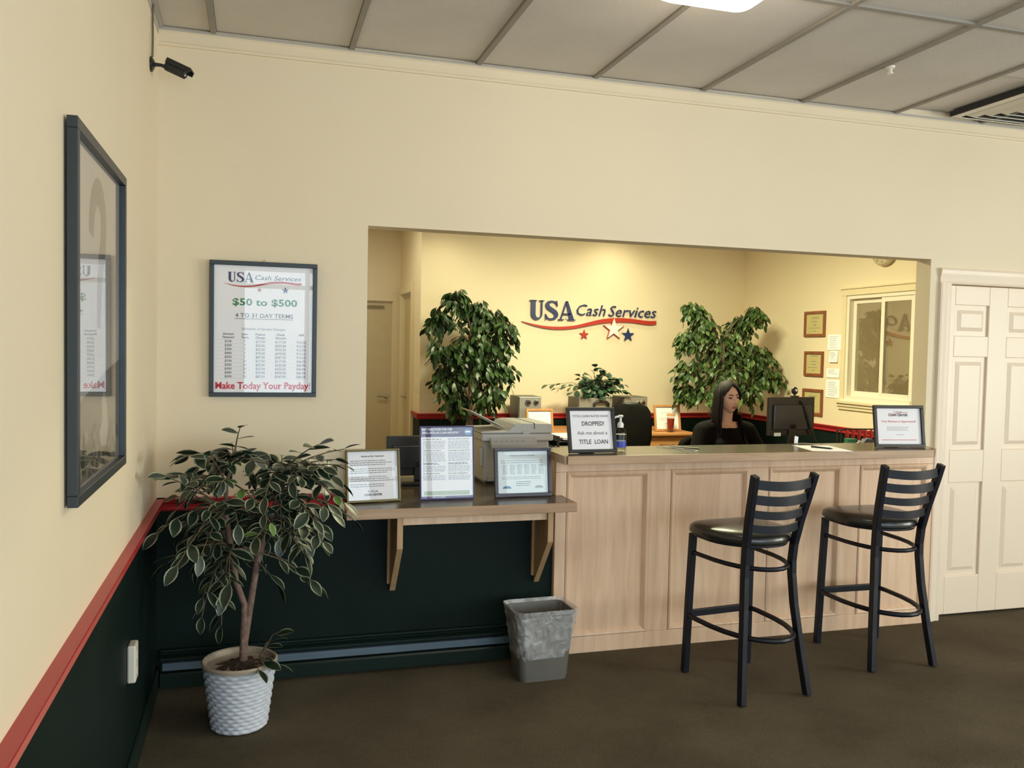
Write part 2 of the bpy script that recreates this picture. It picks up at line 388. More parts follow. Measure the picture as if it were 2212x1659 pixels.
struct('trim_1', MB().box(0, 8, -.016, 0, HC - .012, HC).box(0, 8, -.022, -.0, HC - .003, HC), ANGLE, 'painted metal wall angle along the ceiling')
cr = MB().prism([(0, 2.875), (-.010, 2.875), (-.014, 2.884), (-.010, 2.893), (-.010, 2.93), (-.018, 2.938), (0, 2.938)], 0, 8, 'x')
struct('trim_2', cr, PAINT, 'narrow cream moulding under the ceiling')
struct('trim_3', MB().box(0, .022, -6.28, -.02, HC - .004, HC).box(0, .004, -6.28, -.02, HC - .03, HC), ANGLE, 'wall angle where the left wall meets the ceiling')

# red chair rails with a moulded profile
def railprof(z): return [(0, z - .058), (.016, z - .058), (.020, z - .050), (.012, z - .040), (.014, z - .028), (.026, z - .020), (.030, z - .010), (.034, z - .006), (.034, z), (0, z)]
struct('trim_4', MB().prism([(-a, b) for a, b in railprof(.868)], 0, .93, 'x'), RED, 'red moulded chair rail behind the potted ficus')
struct('trim_5', MB().prism(railprof(.868), -6.28, 0, 'y'), RED, 'long red moulded chair rail on the left wall')
struct('trim_6', MB().prism([(YB - a, b) for a, b in railprof(.885)], 2.02, XR, 'x'), RED, 'red chair rail on the office rear wall')
struct('trim_7', MB().prism([(XR - a, b) for a, b in railprof(.885)], T, YB, 'y'), RED, 'red chair rail on the office right wall')
struct('trim_8', MB().prism([(2.05 - a, b) for a, b in railprof(.885)], YB, 4.99, 'y'), RED, 'short red chair rail end beside the hallway door')
struct('baseboard_left', MB().prism([(0, 0), (.014, 0), (.014, .085), (.008, .10), (0, .10)], -6.28, 0, 'y'), GREENT, 'dark green baseboard under the left wall')

# baseboard heater
ht = thing('baseboard_heater', 'dark green painted baseboard heater with a window reflection coloured in as a blue-grey strip along the partition wall', 'heater', (0, 0, 0))
part('housing', MB().prism([(0, .0), (-.016, .0), (-.016, .16), (-.03, .172), (-.03, .180), (0, .180)], .02, 1.90, 'x'), GREENT, ht)
part('lip', MB().prism([(-.016, .148), (-.052, .142), (-.052, .150), (-.016, .158)], .02, 1.90, 'x'), GREENT, ht)
part('damper', MB().prism([(-.030, .092), (-.054, .094), (-.050, .126), (-.030, .126)], .03, 1.70, 'x'), mat('window_reflection_blue', (.085, .125, .165), .3, metal=.2), ht, label='strip coloured blue-grey as a window reflection')  # blue-grey base colour stands for the window reflected in this angled face
part('front_cover', MB().prism([(-.02, .018), (-.058, .018), (-.060, .074), (-.054, .082), (-.02, .082)], .02, 1.90, 'x'), GREENT, ht)

# door 1 on the lobby wall: six panels and casing
d1 = struct('door_1', MB().box(4.345, 5.155, .060, .092, .012, 2.0), WHITE, 'white six-panel door right of the counter')
st = MB()
for x0, x1 in ((4.345, 4.425), (4.680, 4.820), (5.075, 5.155)): st.box(x0, x1, .045, .060, .012, 2.0)
for z0, z1 in ((.012, .245), (.815, 1.012), (1.575, 1.70), (1.885, 2.0)):
    for x0, x1 in ((4.425, 4.68), (4.82, 5.075)): st.box(x0, x1, .045, .060, z0, z1)
part('stiles_and_rails', st, WHITE, d1, bevel=.004)
for x0, x1 in ((4.425, 4.68), (4.82, 5.075)):
    for z0, z1 in ((.245, .815), (1.012, 1.575), (1.70, 1.885)):
        a = .030; b = .052
        vs = [(x0 + a, .0595, z0 + a), (x1 - a, .0595, z0 + a), (x1 - a, .0595, z1 - a), (x0 + a, .0595, z1 - a), (x0 + b, .049, z0 + b), (x1 - b, .049, z0 + b), (x1 - b, .049, z1 - b), (x0 + b, .049, z1 - b)]
        part('panel', MB().add(vs, [(0, 1, 5, 4), (1, 2, 6, 5), (2, 3, 7, 6), (3, 0, 4, 7), (4, 5, 6, 7), (3, 2, 1, 0)]), WHITE, d1)
kn = part('door_knob', MB().lathe([(.03, 0), (.03, .006), (.012, .012), (.012, .03), (.026, .038), (.028, .052), (.018, .062)], 20, mx=Matrix.Translation((5.09, .045, .93)) @ Matrix.Rotation(PI / 2, 4, 'X')), CHR, d1, smooth=True)
cp = [(0, -.0005), (0, -.010), (.010, -.014), (.030, -.012), (.055, -.020), (.075, -.024), (.085, -.020), (.085, -.0005)]
mb = MB()
mb.prism([(4.340 - p[0], p[1]) for p in cp], 0, 2.006, 'z'); mb.prism([(5.160 + p[0], p[1]) for p in cp], 0, 2.006, 'z')
mb.prism([(p[1], 2.005 + p[0]) for p in cp], 4.255, 5.245, 'x')
mb.box(4.335, 4.345, 0, T, 0, 2.01).box(5.155, 5.165, 0, T, 0, 2.01).box(4.345, 5.155, .0, T, 2.004, 2.02)
struct('trim_9', mb, WHITE, 'white moulded casing round the six-panel door')

# rear hall doors
d2 = struct('door_2', MB().box(1.21, 1.955, 5.975, 6.015, .01, 2.119), YDOOR, 'flat beige hallway door facing the opening')
def lever(parent, mx, name='door_handle'):
    part(name, MB().lathe([(.026, 0), (.026, .008), (.011, .012), (.011, .045)], 16, mx=mx)
         .tube([mx @ Vector((0, 0, .042)), mx @ Vector((.03, 0, .046)), mx @ Vector((.11, -.004, .044))], [.010, .009, .007], 8), CHR, parent, smooth=True, label='silver lever handle')
lever(d2, Matrix.Translation((1.90, 5.975, .985)) @ Matrix.Rotation(PI / 2, 4, 'X') @ Matrix.Rotation(PI, 4, 'Z'))
part('closer_arm', MB().box(1.30, 1.86, 5.945, 5.965, 2.02, 2.045), mat('closer_shade_brown', (.25, .20, .12), .7), d2)  # closer, with its band of shade put into the darker brown
struct('trim_10', MB().box(1.13, 1.20, 5.935, 5.95, 0, 2.19).box(1.965, 2.04, 5.935, 5.95, 0, 2.19).box(1.13, 2.04, 5.933, 5.95, 2.10, 2.19)
       .box(1.20, 1.21, 5.95, 6.03, 0, 2.12).box(1.955, 2.0, 5.95, 6.03, 0, 2.12), TRIMP, 'cream casing of the flat beige hallway door')
d3 = struct('door_3', MB().box(2.075, 2.115, 5.12, 5.77, .01, 2.14), YDOOR, 'narrowly seen hallway door in the side wall')
lever(d3, Matrix.Translation((2.075, 5.62, 1.0)) @ Matrix.Rotation(-PI / 2, 4, 'Y') @ Matrix.Rotation(PI / 2, 4, 'Z'))
struct('trim_11', MB().box(2.02, 2.05, 5.0, 5.09, 0, 2.26).box(2.02, 2.05, 5.80, 5.87, 0, 2.26).box(2.022, 2.05, 5.09, 5.80, 2.17, 2.26)
       .box(2.05, 2.12, 5.09, 5.12, 0, 2.17).box(2.05, 2.12, 5.77, 5.80, 0, 2.17), TRIMP, 'yellow cream casing of the side hallway door')
sw = thing('light_switch', 'white light switch plate beside the hallway corner above the red rail', 'switch', (2.043, 4.80, 1.16))
part('plate', MB().box(0, .007, -.04, .04, -.06, .06), VINYL, sw, bevel=.002); part('toggle', MB().box(-.010, 0, -.006, .006, -.012, .012), VINYL, sw)

# sliding window in the office right wall
w1 = struct('window_1', MB().box(XR + .0, XR + .09, 1.93, 1.965, 1.15, 2.14).box(XR + .0, XR + .09, 2.805, 2.84, 1.15, 2.14).box(XR, XR + .09, 1.965, 2.805, 2.105, 2.14).box(XR - .012, XR + .09, 1.965, 2.805, 1.15, 1.185)
            .box(XR - .02, XR + .0, 1.90, 2.87, 1.135, 1.155), VINYL, 'white framed sliding window in the office right wall')
def sash(y0, y1, x, nm):
    f = .045; z0, z1 = 1.185, 2.105
    s_ = part('sash', MB().box(x, x + .03, y0, y0 + f, z0, z1).box(x, x + .03, y1 - f, y1, z0, z1).box(x, x + .03, y0 + f, y1 - f, z0, z0 + .05).box(x, x + .03, y0 + f, y1 - f, z1 - f, z1), VINYL, w1, bevel=.003, label=nm)
    part('pane', MB().box(x + .012, x + .017, y0 + f, y1 - f, z0 + .05, z1 - f), WGLASS, s_)
sash(2.34, 2.803, XR + .045, 'left sash with its glass'); sash(1.967, 2.385, XR + .012, 'right sash with its glass')
struct('trim_12', MB().box(XR - .016, XR, 1.86, 2.91, 2.14, 2.20).box(XR - .03, XR, 1.84, 2.93, 2.20, 2.215)
       .box(XR - .045, XR, 1.84, 2.93, 1.115, 1.137).box(XR - .028, XR, 1.86, 2.91, 1.085, 1.115).box(XR - .016, XR, 1.86, 2.91, 1.055, 1.085)
       .box(XR - .010, XR, 1.87, 1.93, 1.137, 2.14).box(XR - .010, XR, 2.84, 2.90, 1.137, 2.14), TRIMP, 'yellow cream head and sill mouldings of the sliding window')

# ------------------------------------------------------------------ reception counter
rc = thing('reception_counter', 'pickled maple reception counter front with raised panels under a dark laminate top', 'counter', (0, 0, 0))
part('carcass', MB().box(1.905, 4.235, -.012, .10, 0, 1.008), MAPLE, rc)
sf = MB(); PX = [(1.950, 2.415), (2.540, 3.010), (3.135, 3.605), (3.730, 4.200)]
xs = [1.89] + [v for p in PX for v in p] + [4.24]
for i in range(0, len(xs), 2): sf.box(xs[i], xs[i + 1], -.030, -.012, .085, .945)
sf.box(1.89, 4.24, -.030, -.012, .945, 1.008).box(1.89, 4.24, -.032, -.012, 0, .085)
sf.box(1.89, 1.905, -.012, .10, 0, 1.008)
part('face_frame', sf, MAPLE, rc, bevel=.003)
for x0, x1 in PX:
    z0, z1 = .085, .945; mb = MB()
    fr = [(0, -.0315), (.008, -.036), (.016, -.034), (.030, -.020), (.034, -.013)]
    for (a, ya), (b, yb) in zip(fr[:-1], fr[1:]):
        vs = [(x0 + a, ya, z0 + a), (x1 - a, ya, z0 + a), (x1 - a, ya, z1 - a), (x0 + a, ya, z1 - a), (x0 + b, yb, z0 + b), (x1 - b, yb, z0 + b), (x1 - b, yb, z1 - b), (x0 + b, yb, z1 - b)]
        mb.add(vs, [(0, 1, 5, 4), (1, 2, 6, 5), (2, 3, 7, 6), (3, 0, 4, 7)])
    part('moulding', mb, MAPLE, rc)
    part('panel', MB().box(x0 + .03, x1 - .03, -.016, -.0125, z0 + .03, z1 - .03), MAPLE, rc)
tp = [(1.905, .165), (1.888, .165), (1.878, -.21), (4.07, -.21), (4.150, -.13), (4.172, -.032), (4.172, .165)]
ct = thing('countertop', 'dark grey-brown laminate countertop with pale wood edging on the tall reception counter', 'countertop', (0, 0, 0))
part('substrate', MB().prism([(1.90, .17), (1.888, -.20), (4.066, -.20), (4.142, -.125), (4.165, -.03), (4.165, .17)], 1.009, 1.0485, 'z'), MAPLE, ct)
part('laminate', MB().prism([(1.893, .17), (1.883, -.205), (4.068, -.205), (4.146, -.127), (4.168, -.03), (4.168, .17)], 1.0487, 1.050, 'z'), LAM, ct)
def strip(mb, pts, t, z0, z1):
    for a, b in zip(pts[:-1], pts[1:]):
        a = Vector(a); b = Vector(b); d = (b - a).normalized(); n = Vector((d.y, -d.x)) * t
        mb.prism([tuple(a), tuple(b), tuple(b + n), tuple(a + n)], z0, z1, 'z')
    return mb
part('edging', strip(MB(), [(1.893, .17), (1.883, -.205), (4.068, -.205), (4.146, -.127), (4.168, -.03)], .014, 1.008, 1.0505), MAPLEX, ct, bevel=.003, label='pale wood edge strip')

# low shelf with brackets
sh = thing('writing_shelf', 'low laminate writing shelf with pale wood edge left of the reception counter', 'shelf', (0, 0, 0))
part('substrate', MB().box(.832, 1.888, -.24, -.001, .786, .8265).box(1.888, 1.908, -.24, -.034, .786, .8265).box(.930, 1.888, -.001, .30, .7865, .8265), MAPLEX, sh)
part('laminate', MB().box(.828, 1.888, -.245, -.001, .8266, .828).box(1.888, 1.910, -.245, -.034, .8266, .828).box(.930, 1.888, -.001, .30, .8266, .828), LAM, sh)
part('edging', MB().box(.816, 1.922, -.257, -.243, .784, .829).box(.816, .829, -.243, -.0, .784, .829).box(1.910, 1.922, -.243, -.034, .784, .829), MAPLEX, sh, bevel=.003, label='pale wood edge strip')
part('apron', MB().box(1.082, 1.785, -.205, -.187, .742, .7845), MAPLE, sh)
for x in (1.050, 1.785):
    part('bracket', MB().prism([(-.018, .7845), (-.225, .7845), (-.225, .635), (-.018, .385), ][:], x, x + .028, 'x'), BRKT, sh, bevel=.002)
    part('cleat', MB().box(x - .012, x + .030, -.017, -.001, .42, .7845), BRKT, sh)

# side desk behind the low shelf (printer stands on it)
dk = thing('side_desk', 'dark topped desk behind the writing shelf carrying the grey printer', 'desk', (0, 0, 0))
part('desk_top', MB().box(.95, 1.895, .302, .95, .79, .828).box(1.895, 2.75, .32, .95, .79, .828), LAM, dk)
for x in (.97, 2.70): part('side_panel', MB().box(x, x + .03, .34, .93, 0, .789), MAPLE, dk)
part('modesty_panel', MB().box(1.0, 2.70, .35, .37, .3, .789), MAPLE, dk)
# ------------------------------------------------------------------ bar stools
def arc_ring(x, y0, y1, n=14):      # U plan: from front corner back round to the other front corner
    pts = []
    for i in range(n + 1):
        a = PI * i / n; pts.append((-x * math.cos(a), y0 + (y1 - y0) * (math.sin(a) ** .75), 0))
    return pts
def make_stool(label):
    t = thing('bar_stool', label, 'stool', (0, 0, 0), 0, 'ladder back bar stools at the counter')
    # local: front is +y, back is -y
    for s in (-1, 1):
        lg = part('leg', MB().tube([(s * .185, .205, .004), (s * .178, .195, .40), (s * .172, .185, .692)], .016, 4, sq=(.0155, .0155)), BLK, t, bevel=.003)
        part('glide', MB().lathe([(.012, 0), (.013, .006)], 12, mx=Matrix.Translation((s * .185, .205, 0))), CHR, lg)
        pts = [(s * .184, -.235, .006), (s * .163, -.205, .20), (s * .141, -.177, .42), (s * .133, -.165, .56), (s * .132, -.165, .62), (s * .135, -.172, .70), (s * .146, -.198, .82), (s * .159, -.235, .95), (s * .166, -.258, 1.035)]
        lg = part('leg', MB().tube(pts, .016, 4, sq=(.0135, .018)), BLK, t, bevel=.003, label='back leg rising into the backrest post')
        part('glide', MB().lathe([(.012, 0), (.013, .006)], 12, mx=Matrix.Translation((s * .184, -.235, 0))), CHR, lg)
    for z in (.995, .925, .857, .790):
        top = []; n = 10
        ypost = -.195 - (z - .80) * .27
        mb = MB(); vs = []; fs = []
        for i in range(n + 1):
            u = -1 + 2 * i / n; x = u * (.144 + (z - .82) * .095 - .004); y = ypost - .035 * (1 - u * u); dz = -.010 * (1 - u * u)
            hh = .021 if z > .9 else .018
            vs += [(x, y - .007, z + hh + dz), (x, y + .007, z + hh + dz), (x, y + .007, z - hh + dz), (x, y - .007, z - hh + dz)]
        for i in range(n):
            for k in range(4): a = i * 4 + k; b = i * 4 + (k + 1) % 4; fs.append((a, b, b + 4, a + 4))
        fs += [(0, 1, 2, 3), (4 * n + 3, 4 * n + 2, 4 * n + 1, 4 * n)]
        mb.add(vs, fs); part('slat', mb, BLK, t, smooth=True)
    # seat: padded, wide front tapering to a rounded back
    n = 40; ol = []
    for i in range(n):
        a = 2 * PI * i / n; c, s_ = math.cos(a), math.sin(a)
        ex = .42 if s_ > 0 else .70; x = .218 * math.copysign(abs(c) ** ex, c); y = .212 * math.copysign(abs(s_) ** (.45 if s_ > 0 else .75), s_) + .012
        x *= 1 - .36 * max(0, -s_) ** 1.3
        ol.append((x, y))
    mb = MB(); rings = [(.96, .702), (1.0, .709), (1.005, .722), (.985, .738), (.93, .749), (.80, .757), (.6, .762), (.3, .764), (.02, .765)]
    vs = [(x * k, y * k + .0, z - (.006 * (1 - k) if k < .9 else 0)) for k, z in rings for x, y in ol]; fs = []
    for i in range(len(rings) - 1):
        for k in range(n): a = i * n + k; b = i * n + (k + 1) % n; fs.append((a, b, b + n, a + n))
    fs += [tuple(range(n)), tuple(range(len(vs) - n, len(vs)))]
    st_ = part('seat', mb.add(vs, fs), VIN, t, smooth=True, label='padded black vinyl seat')
    part('seat_pan', MB().prism([(x * .93, y * .93) for x, y in ol], .690, .703, 'z'), BLK, st_)
    ring = [(-.172, .180, .600)] + [(p[0] * .97, .13 + p[1], .600) for p in arc_ring(.178, 0, -.355)] + [(.172, .180, .600)]
    part('seat_brace', MB().tube(ring, .011, 8), BLK, t, smooth=True)
    ring = [(-.180, .195, .290)] + [(p[0], .14 + p[1], .290) for p in arc_ring(.188, 0, -.415)] + [(.180, .195, .290)]
    part('footrest', MB().tube(ring, .0125, 8), BLK, t, smooth=True)
    part('stretcher', MB().box(-.175, .175, .186, .206, .278, .312), BLK, t, bevel=.003)
    return t
s1 = make_stool('bar stool nearer the waste bin, standing farther from the counter, black with ladder back')
s1.location = (2.655, -.585, 0); s1.rotation_euler = (0, 0, R(6))
dup(s1, (3.545, -.395, 0), R(-1), 'bar stool nearer the white door, standing close to the counter, black with ladder back')

# ------------------------------------------------------------------ frames
def framed(name, label, cat, w_, h, fw, fm, pm, loc, rot, depth=.018, group=None, easel=False):
    # local: origin at bottom centre, picture plane faces -y, lean is applied on the root
    t = D.objects.new(name, None); COL.objects.link(t); t.location = loc; t.rotation_euler = rot; t.empty_display_size = .05
    t['label'] = label; t['category'] = cat
    if group: t['group'] = group
    mb = MB(); a, b = w_ / 2, w_ / 2 - fw
    for (x0, x1, z0, z1) in ((-a, a, 0, fw), (-a, a, h - fw, h), (-a, -b, fw, h - fw), (b, a, fw, h - fw)): mb.box(x0, x1, -depth, 0, z0, z1)
    part('frame', mb, fm, t, bevel=.002)
    part('paper', MB().box(-b, b, -.006, -.003, fw, h - fw), pm, t)
    part('glass_pane', MB().box(-b, b, -.0100, -.0090, fw, h - fw), GLASS, t)
    zf = .003 + .078 * math.tan(-rot[0])
    if easel: part('easel_back', MB().add([(-.03, 0, h * .75), (.03, 0, h * .75), (.045, .075, zf), (-.045, .075, zf), (-.03, .003, h * .75), (.03, .003, h * .75), (.045, .078, zf), (-.045, .078, zf)],
                                          [(0, 1, 2, 3), (7, 6, 5, 4), (0, 4, 5, 1), (1, 5, 6, 2), (2, 6, 7, 3), (3, 7, 4, 0)]), PLB, t)
    return t
YT = -.0066
def star(cx, cz, r, k=.40, rot=0):
    return [(cx + (r if i % 2 == 0 else r * k) * math.sin(rot + PI * i / 5), cz + (r if i % 2 == 0 else r * k) * math.cos(rot + PI * i / 5)) for i in range(10)]

# letters of the serif USA, cap height 1, as lists of (points) solids -> MB at scale
def serif_letter(ch, W, H, depth):
    mb = MB()
    def P(poly): mb.prism([(x * W, z * H) for x, z in poly], -depth, 0)
    if ch == 'U':
        P([(.10, 1), (.40, 1), (.40, .30), (.10, .30)]); P([(0, 1), (.50, 1), (.50, .955), (0, .955)])
        P([(.78, 1), (.88, 1), (.88, .30), (.78, .30)]); P([(.66, 1), (1.0, 1), (1.0, .955), (.66, .955)])
        n = 14; o = []; i_ = []
        for k in range(n + 1):
            a = PI + PI * k / n
            o.append(((.49 + .39 * math.cos(a)) * W, (.30 + .31 * math.sin(a)) * H))
            tk = .15 * (1 + math.cos(PI * k / n)) / 2
            i_.append(((.59 + .19 * math.cos(a)) * W, (.30 + .21 * math.sin(a)) * H))
        mb.ribbon(i_, o, -depth, 0)
    if ch == 'A':
        P([(.44, 1), (.56, 1), (.94, .045), (.66, .045)]); P([(.44, 1), (.52, 1), (.18, .045), (.10, .045)])
        P([(.25, .36), (.70, .36), (.72, .29), (.23, .29)]); P([(0, 0), (.32, 0), (.32, .05), (0, .05)]); P([(.56, 0), (1.03, 0), (1.03, .05), (.56, .05)])
    if ch == 'S':
        c = [(.86, .78, .03), (.78, .90, .05), (.62, .965, .045), (.45, .965, .06), (.28, .90, .10), (.20, .77, .125), (.27, .65, .135), (.46, .55, .14), (.66, .46, .14), (.80, .35, .135), (.82, .22, .125), (.72, .10, .09), (.55, .04, .05), (.38, .035, .045), (.22, .09, .05), (.12, .24, .03)]
        # smooth by subdividing
        for _ in range(2):
            q = [c[0]]
            for a, b in zip(c[:-1], c[1:]):
                q += [tuple(.75 * u + .25 * v for u, v in zip(a, b)), tuple(.25 * u + .75 * v for u, v in zip(a, b))]
            q.append(c[-1]); c = q
        L_, R_ = [], []
        for k, p in enumerate(c):
            a = c[max(0, k - 1)]; b = c[min(len(c) - 1, k + 1)]; d = Vector((b[0] - a[0], b[1] - a[1])).normalized(); n_ = Vector((-d.y, d.x)) * p[2]
            L_.append(((p[0] + n_.x * 1.0) * W, (p[1] + n_.y * .72) * H)); R_.append(((p[0] - n_.x) * W, (p[1] - n_.y * .72) * H))
        mb.ribbon(L_, R_, -depth, 0)
        P([(.80, 1.0), (.86, 1.0), (.90, .70), (.84, .70)]); P([(.08, .30), (.14, .30), (.16, 0), (.10, 0)])
    return mb
SWT = [(3.136, 1.869), (3.268, 1.841), (3.425, 1.82), (3.582, 1.82), (3.741, 1.835), (3.9, 1.877), (4.061, 1.919), (4.225, 1.934), (4.39, 1.933), (4.557, 1.914), (4.642, 1.911), (4.709, 1.915)]
SWB = [(3.136, 1.866), (3.269, 1.823), (3.425, 1.794), (3.583, 1.789), (3.741, 1.806), (3.901, 1.84), (4.062, 1.874), (4.226, 1.888), (4.391, 1.891), (4.559, 1.872), (4.643, 1.865), (4.710, 1.877)]
def smooth2(pts):
    for _ in range(2):
        q = [pts[0]]
        for a, b in zip(pts[:-1], pts[1:]): q += [(.75 * a[0] + .25 * b[0], .75 * a[1] + .25 * b[1]), (.25 * a[0] + .75 * b[0], .25 * a[1] + .75 * b[1])]
        q.append(pts[-1]); pts = q
    return pts
sg = thing('wall_sign', 'raised wall sign with navy USA, script words, red swoosh and three stars', 'sign', (0, YB, 0))
for ch, x0, x1 in (('U', 3.222, 3.385), ('S', 3.385, 3.555), ('A', 3.548, 3.738)):
    part('letter', serif_letter(ch, x1 - x0, .205, .022), NAVY, sg, loc=(x0, -.008, 1.892), label='navy serif letter ' + ch)
t_ = text('Cash', 3.928, 1.951, .122, NAVY, sg, y=-.016, width=.335, shear=.28, bold=-.008, depth=.010); t_['label'] = 'dark slanted word Cash'
t_ = text('Services', 4.420, 1.949, .120, NAVY, sg, y=-.016, width=.575, shear=.28, bold=-.008, depth=.010); t_['label'] = 'dark slanted word Services'
part('swoosh', MB().ribbon(smooth2(SWT), smooth2(SWB), -.024, -.006), SRED, sg, label='red swoosh')
part('star', MB().prism(star(3.852, 1.741, .056), -.022, -.004), SRED, sg, label='small red star')
o_ = part('star', MB().prism(star(4.196, 1.812, .118), -.034, -.022), SWHT, sg, label='large white star')
part('outline', MB().prism(star(4.196, 1.810, .130), -.030, -.006), SRED, o_)
part('star', MB().prism(star(4.373, 1.748, .076), -.022, -.004), NAVY, sg, label='navy star')
for x in (3.30, 3.47, 3.64, 4.0, 4.45): part('standoff', MB().box(x - .008, x + .008, -.010, 0, 1.90 if x < 3.9 else 1.90, 1.915), STEEL, sg) if x < 3.9 else None

# loan terms poster on the partition wall
fp = framed('framed_price_list', 'slate framed loan price list hanging on the partition wall over the potted ficus', 'poster', .474, .617, .020, FRSLT, PAPER, (.456, -.004, 1.326), (R(1.2), 0, 0))
def mini_logo(parent, cx, cz, s, y):      # s = overall width; USA, words, swoosh, stars as flat print
    x0 = cx - s / 2
    f = lambda p: (x0 + (p[0] - 3.136) / 1.574 * s, cz + (p[1] - 1.85) / 1.574 * s)
    m1 = MB()
    for ch, a, b in (('U', 3.222, 3.385), ('S', 3.385, 3.555), ('A', 3.548, 3.738)):
        q = serif_letter(ch, (b - a) / 1.574 * s, .205 / 1.574 * s, .0004); px, pz = f((a, 1.892)); m1.add([(v[0] + px, v[1], v[2] + pz) for v in q.v], q.f)
    part('printed_letters', m1, NAVY, parent, loc=(0, y, 0))
    px, pz = f((4.232, 1.951)); text('Cash Services', px, pz, .10 / 1.574 * s, NAVY, parent, y=y, width=.93 / 1.574 * s, shear=.28, bold=-.004)
    part('printed_swoosh', MB().ribbon([f(p) for p in smooth2(SWT)], [f(p) for p in smooth2(SWB)], -.0004, 0), SRED, parent, loc=(0, y, 0))
    a = f((3.852, 1.741)); part('printed_star', MB().prism(star(a[0], a[1], .05 / 1.574 * s), -.0004, 0), SRED, parent, loc=(0, y, 0))
    a = f((4.373, 1.748)); part('printed_star', MB().prism(star(a[0], a[1], .075 / 1.574 * s), -.0004, 0), NAVY, parent, loc=(0, y, 0))
mini_logo(fp, -.005, .513, .345, YT)
text('$50 to $500', .005, .418, .031, TGRN, fp, y=YT, width=.285, bold=.02)
text('4 TO 31 DAY TERMS', .002, .363, .019, TGRY, fp, y=YT, width=.255, bold=.012)
part('underline', MB().box(-.128, .130, -.0004, 0, .3555, .358), TGRY, fp, loc=(0, YT, 0))
text('Schedule of Service Charges', .0, .306, .011, TGRY, fp, y=YT, width=.19)
cols = [(-.155, ('Amount', 'Financed')), (-.083, ('Loan', 'Term')), (-.015, ('Finance', 'Charge')), (.075, ('Check', 'Amount')), (.168, ('APR', ''))]
rows = []
for x, (a, b) in cols:
    rows.append((a, x, .282, .010, dict(bold=.02)))
    if b: rows.append((b, x, .267, .010, dict(bold=.02)))
vals = [[('$%d' % v), tm, '$%.2f' % (v * .175), '$%.2f' % (v * 1.175), ap] for v, tm, ap in [(100, '7', '912.5%'), (200, '7', '912.5%'), (300, '7', '912.5%'), (400, '7', '912.5%'), (500, '7', '912.5%'), (100, '31', '206.0%'), (200, '31', '206.0%'), (300, '31', '206.0%'), (400, '31', '206.0%'), (500, '31', '206.0%')]]
for r_, v in enumerate(vals):
    for (x, _), s_ in zip(cols, v): rows.append((s_, x, .248 - r_ * .0178, .0105, dict(bold=.01)))
textset(rows, TGRY, fp, y=YT, name='printed_table')
mb = MB()
for r_ in range(11): mb.box(-.205, .205, -.0002, 0, .262 - r_ * .0178 - .0005, .262 - r_ * .0178)
part('table_rules', mb, TLGT, fp, loc=(0, YT, 0))
text('Make Today Your Payday!', 0, .036, .031, TRED, fp, y=YT, width=.42, bold=.022)
part('hanging_hook', MB().tube([(-.008, -.004, .614), (0, -.006, .628), (.008, -.004, .614)], .002, 6), STEEL, fp)

# large poster on the left wall (picture plane faces +x)
gp = framed('framed_question_poster', 'tall slate framed poster with a grey question mark on the left wall', 'poster', .775, .895, .027, FRSLT, mat('poster_off_white', (.62, .57, .54), .6, var=.05, scale=2), (.006, -1.578, 1.182), (0, 0, R(90)), depth=.024)
GP = -.0066
part('printed_ground', MB().prism([(-.358, .030), (.358, .030), (.358, .33), (.10, .30), (-.358, .22)], -.0002, 0), mat('poster_taupe', (.20, .17, .15), .6, var=.35, scale=5), gp, loc=(0, GP, 0))
def qmark():
    c = [(-.115, .66, .030), (-.10, .735, .034), (-.04, .785, .036), (.03, .78, .038), (.075, .73, .040), (.075, .665, .040), (.035, .60, .036), (.005, .54, .033), (0, .42, .028)]
    for _ in range(2):
        q = [c[0]]
        for a, b in zip(c[:-1], c[1:]): q += [tuple(.75 * u + .25 * v for u, v in zip(a, b)), tuple(.25 * u + .75 * v for u, v in zip(a, b))]
        q.append(c[-1]); c = q
    A, B = [], []
    for k, p in enumerate(c):
        a = c[max(0, k - 1)]; b = c[min(len(c) - 1, k + 1)]; d = Vector((b[0] - a[0], b[1] - a[1])).normalized()
        A.append((p[0] - d.y * p[2], p[1] + d.x * p[2])); B.append((p[0] + d.y * p[2], p[1] - d.x * p[2]))
    return MB().ribbon(A, B, -.0004, 0)
part('printed_question_mark', qmark(), mat('poster_grey_brown', (.22, .19, .18), .6, var=.15), gp, loc=(0, GP - .0003, 0))
rn = random.Random(4); mb = MB(); mb2 = MB()
for k in range(70):
    x = rn.uniform(-.33, .33); z = rn.uniform(.05, .05 + .13 * (1 - abs(x) * 1.2)); r_ = rn.uniform(.012, .032)
    (mb if k % 3 else mb2).prism([(x + r_ * rn.uniform(.6, 1.1) * math.cos(a), max(.030, z + r_ * rn.uniform(.5, 1) * math.sin(a))) for a in [PI * 2 * i / 7 for i in range(7)]], -.0003 - k * 4e-6, 0)
part('printed_stones', mb, mat('poster_dark_stone', (.06, .05, .045), .6, var=.4, scale=20), gp, loc=(0, GP - .0004, 0), kind='stuff')
part('printed_pale_stones', mb2, mat('poster_pale_stone', (.30, .26, .22), .6, var=.4, scale=20), gp, loc=(0, GP - .0005, 0), kind='stuff')
part('printed_white_shape', MB().prism([(.02, .10), (.10, .09), (.14, .14), (.12, .21), (.07, .245), (.03, .22), (.05, .17), (.0, .14)], -.0004, 0), mat('poster_pale_grey', (.55, .52, .47), .6), gp, loc=(0, GP - .0009, 0))

